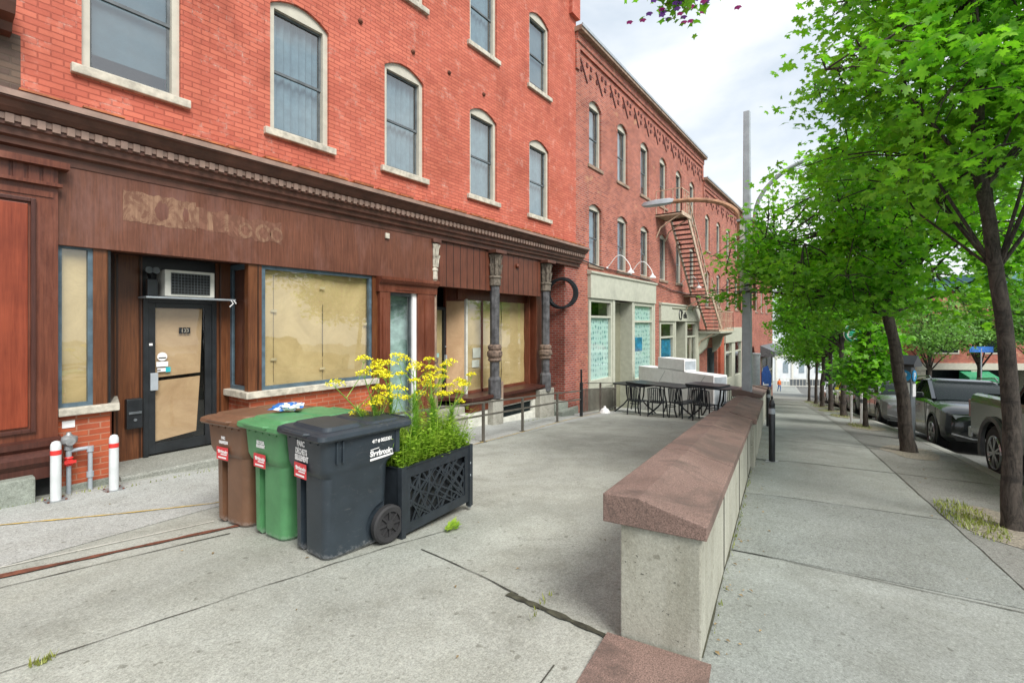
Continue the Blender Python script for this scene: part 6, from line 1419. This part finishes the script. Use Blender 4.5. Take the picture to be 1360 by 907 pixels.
        mb = MB(); mb.box(2.42, 2.428, s * .933 - .004, s * .933 + .004, .34, 1.06); mb.box(3.38, 3.388, s * .933 - .004, s * .933 + .004, .5, 1.06); mb.box(1.42, 1.428, s * .933 - .004, s * .933 + .004, .34, 1.03); O('door_gap', mb, M['black'], t, local=True)
    mb = MB(); mb.add([(-.02, -.36, .74), (-.02, .36, .74), (-.015, .26, .52), (.01, .46, .34), (.01, -.46, .34), (-.015, -.26, .52)], [(0, 1, 2, 3, 4, 5)]); mb.box(-.02, .08, -.42, .42, .34, .72); O('grille', mb, M['black'], t, local=True)
    mb = MB(); mb.bar((-.03, -.50, .33), (-.03, .50, .33), .02, .03); mb.bar((-.03, -.50, .33), (.08, -.80, .40), .02, .03); mb.bar((-.03, .50, .33), (.08, .80, .40), .02, .03); mb.lathe((-.03, 0, .62), [(.06, 0), (.06, -.01)], 16, 'x'); O('chrome_trim', mb, M['rim'], t, local=True)
    for x in (.92, 3.75):
        for s in (-1, 1): wheel_parts(t, x, s * .82, .35, s)
    return t
GRAD = math.atan(.1)
def kp(u, off=1.25): return (u, YK(u) - off, G(u, YK(u)) - .14)
def pitch(u, L_=4.7): return math.atan2(P(u) - P(u + L_), L_)
SV = make_suv('dark grey shiny SUV parked right behind the pickup', kp(13.2, 1.22), SL, pitch(13.2), paint('grey_paint', (.009, .011, .012), .0, .2))
def recolor(t, mat, names=('body', 'roof', 'pillar', 'mirror')):
    for o in kids(t):
        if o.name.split('.')[0] in names:
            o.data = o.data.copy(); o.data.materials[0] = mat
cl = [(19.6, 'grey car seen between the second trunk and the young maple', (.16, .165, .17)), (25.0, 'black car parked behind the young maple', (.02, .022, .025)), (30.4, 'yellow car parked down the hill', (.55, .50, .02)), (35.6, 'silver car parked beyond the yellow one', (.45, .46, .47)), (40.8, 'white car, farthest of the parked row', (.7, .7, .7))]
for i, (u, lb, c_) in enumerate(cl):
    c = clone(SV, kp(u, 1.22), SL, lb, ry=pitch(u)); recolor(c, paint('car_paint', c_, .3))
# pickup
def make_pickup(label, loc, rz, ry, col):
    t = thing('pickup_truck', label, 'pickup truck', loc, rz, 'cars parked along the kerb', ry=ry)
    hw = .95
    def sec(x, zb, zt, w_):
        half = [(0, zb), (w_ * .9, zb), (w_, zb + .12), (w_, zt - .14), (w_ * .97, zt - .03), (w_ * .9, zt), (0, zt)]
        return [(x, y, z) for y, z in half] + [(x, -y, z) for y, z in reversed(half[1:-1])]
    mb = MB(); mb.loft([sec(*s_) for s_ in ((0, .5, 1.0, .8), (.12, .42, 1.08, .9), (.4, .40, 1.14, hw), (1.5, .40, 1.2, hw), (3.55, .42, 1.24, hw), (5.25, .50, 1.27, hw), (5.36, .55, 1.26, .92))]); body = O('body', mb, col, t, local=True)
    cuts = []
    for x in (.95, 4.25):
        for s in (-1, 1): c_ = MB(); c_.lathe((x, 0, .42), [(.48, s * .6), (.48, s * 1.2)], 24, 'y'); cuts.append(c_)
    c_ = MB(); c_.box(3.65, 5.27, -.80, .80, .85, 1.5); cuts.append(c_); boolean(body, cuts)
    mb = MB()
    for x in (.95, 4.25):
        for s in (-1, 1):
            pts = [(x + .50 * math.cos(R(a)), s * .965, .42 + .50 * math.sin(R(a))) for a in range(-15, 196, 15)]; mb.tube(pts, .045, 6)
    O('fender_flare', mb, plain('flare_grey', (.09, .095, .10), .6), t, local=True, smooth=True)
    g = MB(); g.loft([[(x, -wb, 1.2), (x, wb, 1.2), (x, wt, zt), (x, -wt, zt)] for x, zt, wb, wt in ((1.35, 1.22, .84, .82), (1.95, 1.74, .86, .70), (3.3, 1.76, .86, .70), (3.6, 1.3, .84, .82))]); O('windows', g, M['carglass'], t, local=True)
    mb = MB(); mb.box(1.95, 3.35, -.72, .72, 1.74, 1.82); 
    for s in (-1, 1): mb.bar((1.38, s * .84, 1.2), (1.98, s * .71, 1.77), .08, .06); mb.bar((2.6, s * .87, 1.2), (2.62, s * .72, 1.77), .10, .03, (1, 0, 0)); mb.bar((3.62, s * .85, 1.24), (3.3, s * .71, 1.77), .12, .06)
    O('roof', mb, col, t, local=True, bevel=.015)
    for s in (-1, 1):
        mb = MB(); mb.box(5.22, 5.365, s * .885 - .06, s * .885 + .06, .86, 1.16); O('taillight', mb, M['tail'], t, local=True, bevel=.015)
        mb = MB(); mb.box(-.01, .2, s * .72 - .15, s * .72 + .15, .86, 1.02); O('headlight', mb, bpy.data.materials['lamp_glass'], t, local=True)
        mb = MB(); mb.box(1.5, 1.7, s * 1.06 - .1, s * 1.06 + .1, 1.22, 1.42); O('mirror', mb, M['black'], t, local=True, bevel=.02)
    mb = MB(); mb.box(5.37, 5.52, -.92, .92, .50, .68); O('rear_bumper', mb, M['rim'], t, local=True, bevel=.02)
    mb = MB(); mb.box(-.03, .02, -.55, .55, .62, 1.0); O('grille', mb, M['black'], t, local=True)
    for x in (.95, 4.25):
        for s in (-1, 1): wheel_parts(t, x, s * .84, .41, s, 6)
    return t
make_pickup('dark grey green pickup truck parked in front of the SUV', kp(6.15, 1.15), SL, pitch(6.15), paint('pickup_paint', (.007, .010, .009), .0, .2))

# far person walking down the hill
def person(loc, label, rz, jacket, trousers):
    t = thing('person', label, 'person', loc, rz)
    bm = bmesh.new()
    J = {'pel': (0, 0, .95), 'che': (0, 0, 1.3), 'neck': (0, 0, 1.47), 'head': (0, -.02, 1.62), 'crown': (0, -.01, 1.74), 'ls': (.19, 0, 1.42), 'le': (.25, .03, 1.13), 'lh': (.24, -.06, .88), 'rs': (-.19, 0, 1.42), 're': (-.25, .02, 1.13), 'rh': (-.24, .08, .88),
         'lp': (.10, 0, .90), 'lk': (.11, -.10, .50), 'la': (.11, -.02, .08), 'lt': (.11, -.16, .03), 'rp': (-.10, 0, .90), 'rk': (-.11, .03, .50), 'ra': (-.11, .20, .12), 'rt': (-.11, .08, .03)}
    Rr = {'pel': .15, 'che': .17, 'neck': .06, 'head': .095, 'crown': .07, 'ls': .075, 'le': .055, 'lh': .04, 'rs': .075, 're': .055, 'rh': .04, 'lp': .10, 'lk': .07, 'la': .045, 'lt': .04, 'rp': .10, 'rk': .07, 'ra': .045, 'rt': .04}
    E_ = [('pel', 'che'), ('che', 'neck'), ('neck', 'head'), ('head', 'crown'), ('che', 'ls'), ('ls', 'le'), ('le', 'lh'), ('che', 'rs'), ('rs', 're'), ('re', 'rh'), ('pel', 'lp'), ('lp', 'lk'), ('lk', 'la'), ('la', 'lt'), ('pel', 'rp'), ('rp', 'rk'), ('rk', 'ra'), ('ra', 'rt')]
    names = list(J); me = bpy.data.meshes.new('body'); me.from_pydata([J[k] for k in names], [(names.index(a), names.index(b)) for a, b in E_], [])
    o = bpy.data.objects.new('body', me); C.objects.link(o)
    md = o.modifiers.new('s', 'SKIN'); md2 = o.modifiers.new('u', 'SUBSURF'); md2.levels = 1; md2.render_levels = 1
    for i, k in enumerate(names): me.skin_vertices[0].data[i].radius = (Rr[k], Rr[k] * .85)
    me.skin_vertices[0].data[0].use_root = True
    bpy.context.view_layer.update(); dg = bpy.context.evaluated_depsgraph_get(); me2 = bpy.data.meshes.new_from_object(o.evaluated_get(dg)); o.modifiers.clear(); o.data = me2; o.parent = t
    me2.materials.clear()
    for m_ in (M['skin'], jacket, trousers, M['dark']): me2.materials.append(m_)
    for p in me2.polygons:
        z = p.center.z; p.use_smooth = True
        p.material_index = 3 if z < .09 else 2 if z < .92 and abs(p.center.x) < .2 else 0 if z > 1.5 or z < .94 else 1
        if z > 1.68: p.material_index = 3
    return t
p = far(1035, 64)
person(p, 'distant person in an orange jacket and blue jeans walking downhill', R(-40), plain('orange_jacket', (.65, .14, .02)), plain('jeans', (.06, .12, .28)))

# hanging flower basket and its cable above the street
hb = far(908, 3.2, 3.86); HB = thing('flower_basket', 'hanging basket of pink and purple flowers high above the terrace', 'flower basket', hb)
mb = MB(); mb.lathe((0, 0, .02), [(.05, .0), (.13, .06), (.17, .16)], 14, cap=False); O('basket', mb, M['dark'], HB, local=True)
mb = MB()
for k in range(3): a = k * 2.09; mb.tube([(.16 * math.cos(a), .16 * math.sin(a), .18), (0, 0, .75)], .004, 4)
O('chain', mb, M['galv'], HB, local=True)
r_ = random.Random(9); cen = [(r_.gauss(0, .12), r_.gauss(0, .12), .06 + r_.gauss(0, .07) - .0) for _ in range(170)]
cen = [(x, y, max(z, -.06 - .25 * abs(mnoise.noise(Vector((x * 9, y * 9, 0)))))) for x, y, z in cen]
leaf_object('foliage', np.array(cen), .06, M['leaf'], HB, 5)
for nm_, cc_, sd_ in (('pink_flower', (.65, .06, .40), 3), ('purple_flower', (.30, .10, .60), 4)):
    r_ = random.Random(sd_); mb = MB()
    for _ in range(26):
        c0 = Vector((r_.gauss(0, .12), r_.gauss(0, .12), r_.uniform(-.06, .1)))
        for j in range(5): a = j * 1.257; d = Vector((math.cos(a), math.sin(a), -.5)) * .026; w_ = Vector((-d.y, d.x, 0)) * .5; mb.add([c0, c0 + d * .6 + w_, c0 + d, c0 + d * .6 - w_], [(0, 1, 2, 3)])
    O('flowers', mb, plain(nm_, cc_), HB, local=True, fix=False)
hk = Vector(hb) + Vector((0, 0, .75))
mb = MB(); mb.tube([(1.2, -.02, 9.6), tuple(hk), (6.6, -8.3, 7.0)], .006, 5); tag(O('overhead_cable', mb, M['black']), 'thin overhead cable from the brick wall carrying the flower basket', 'cable')
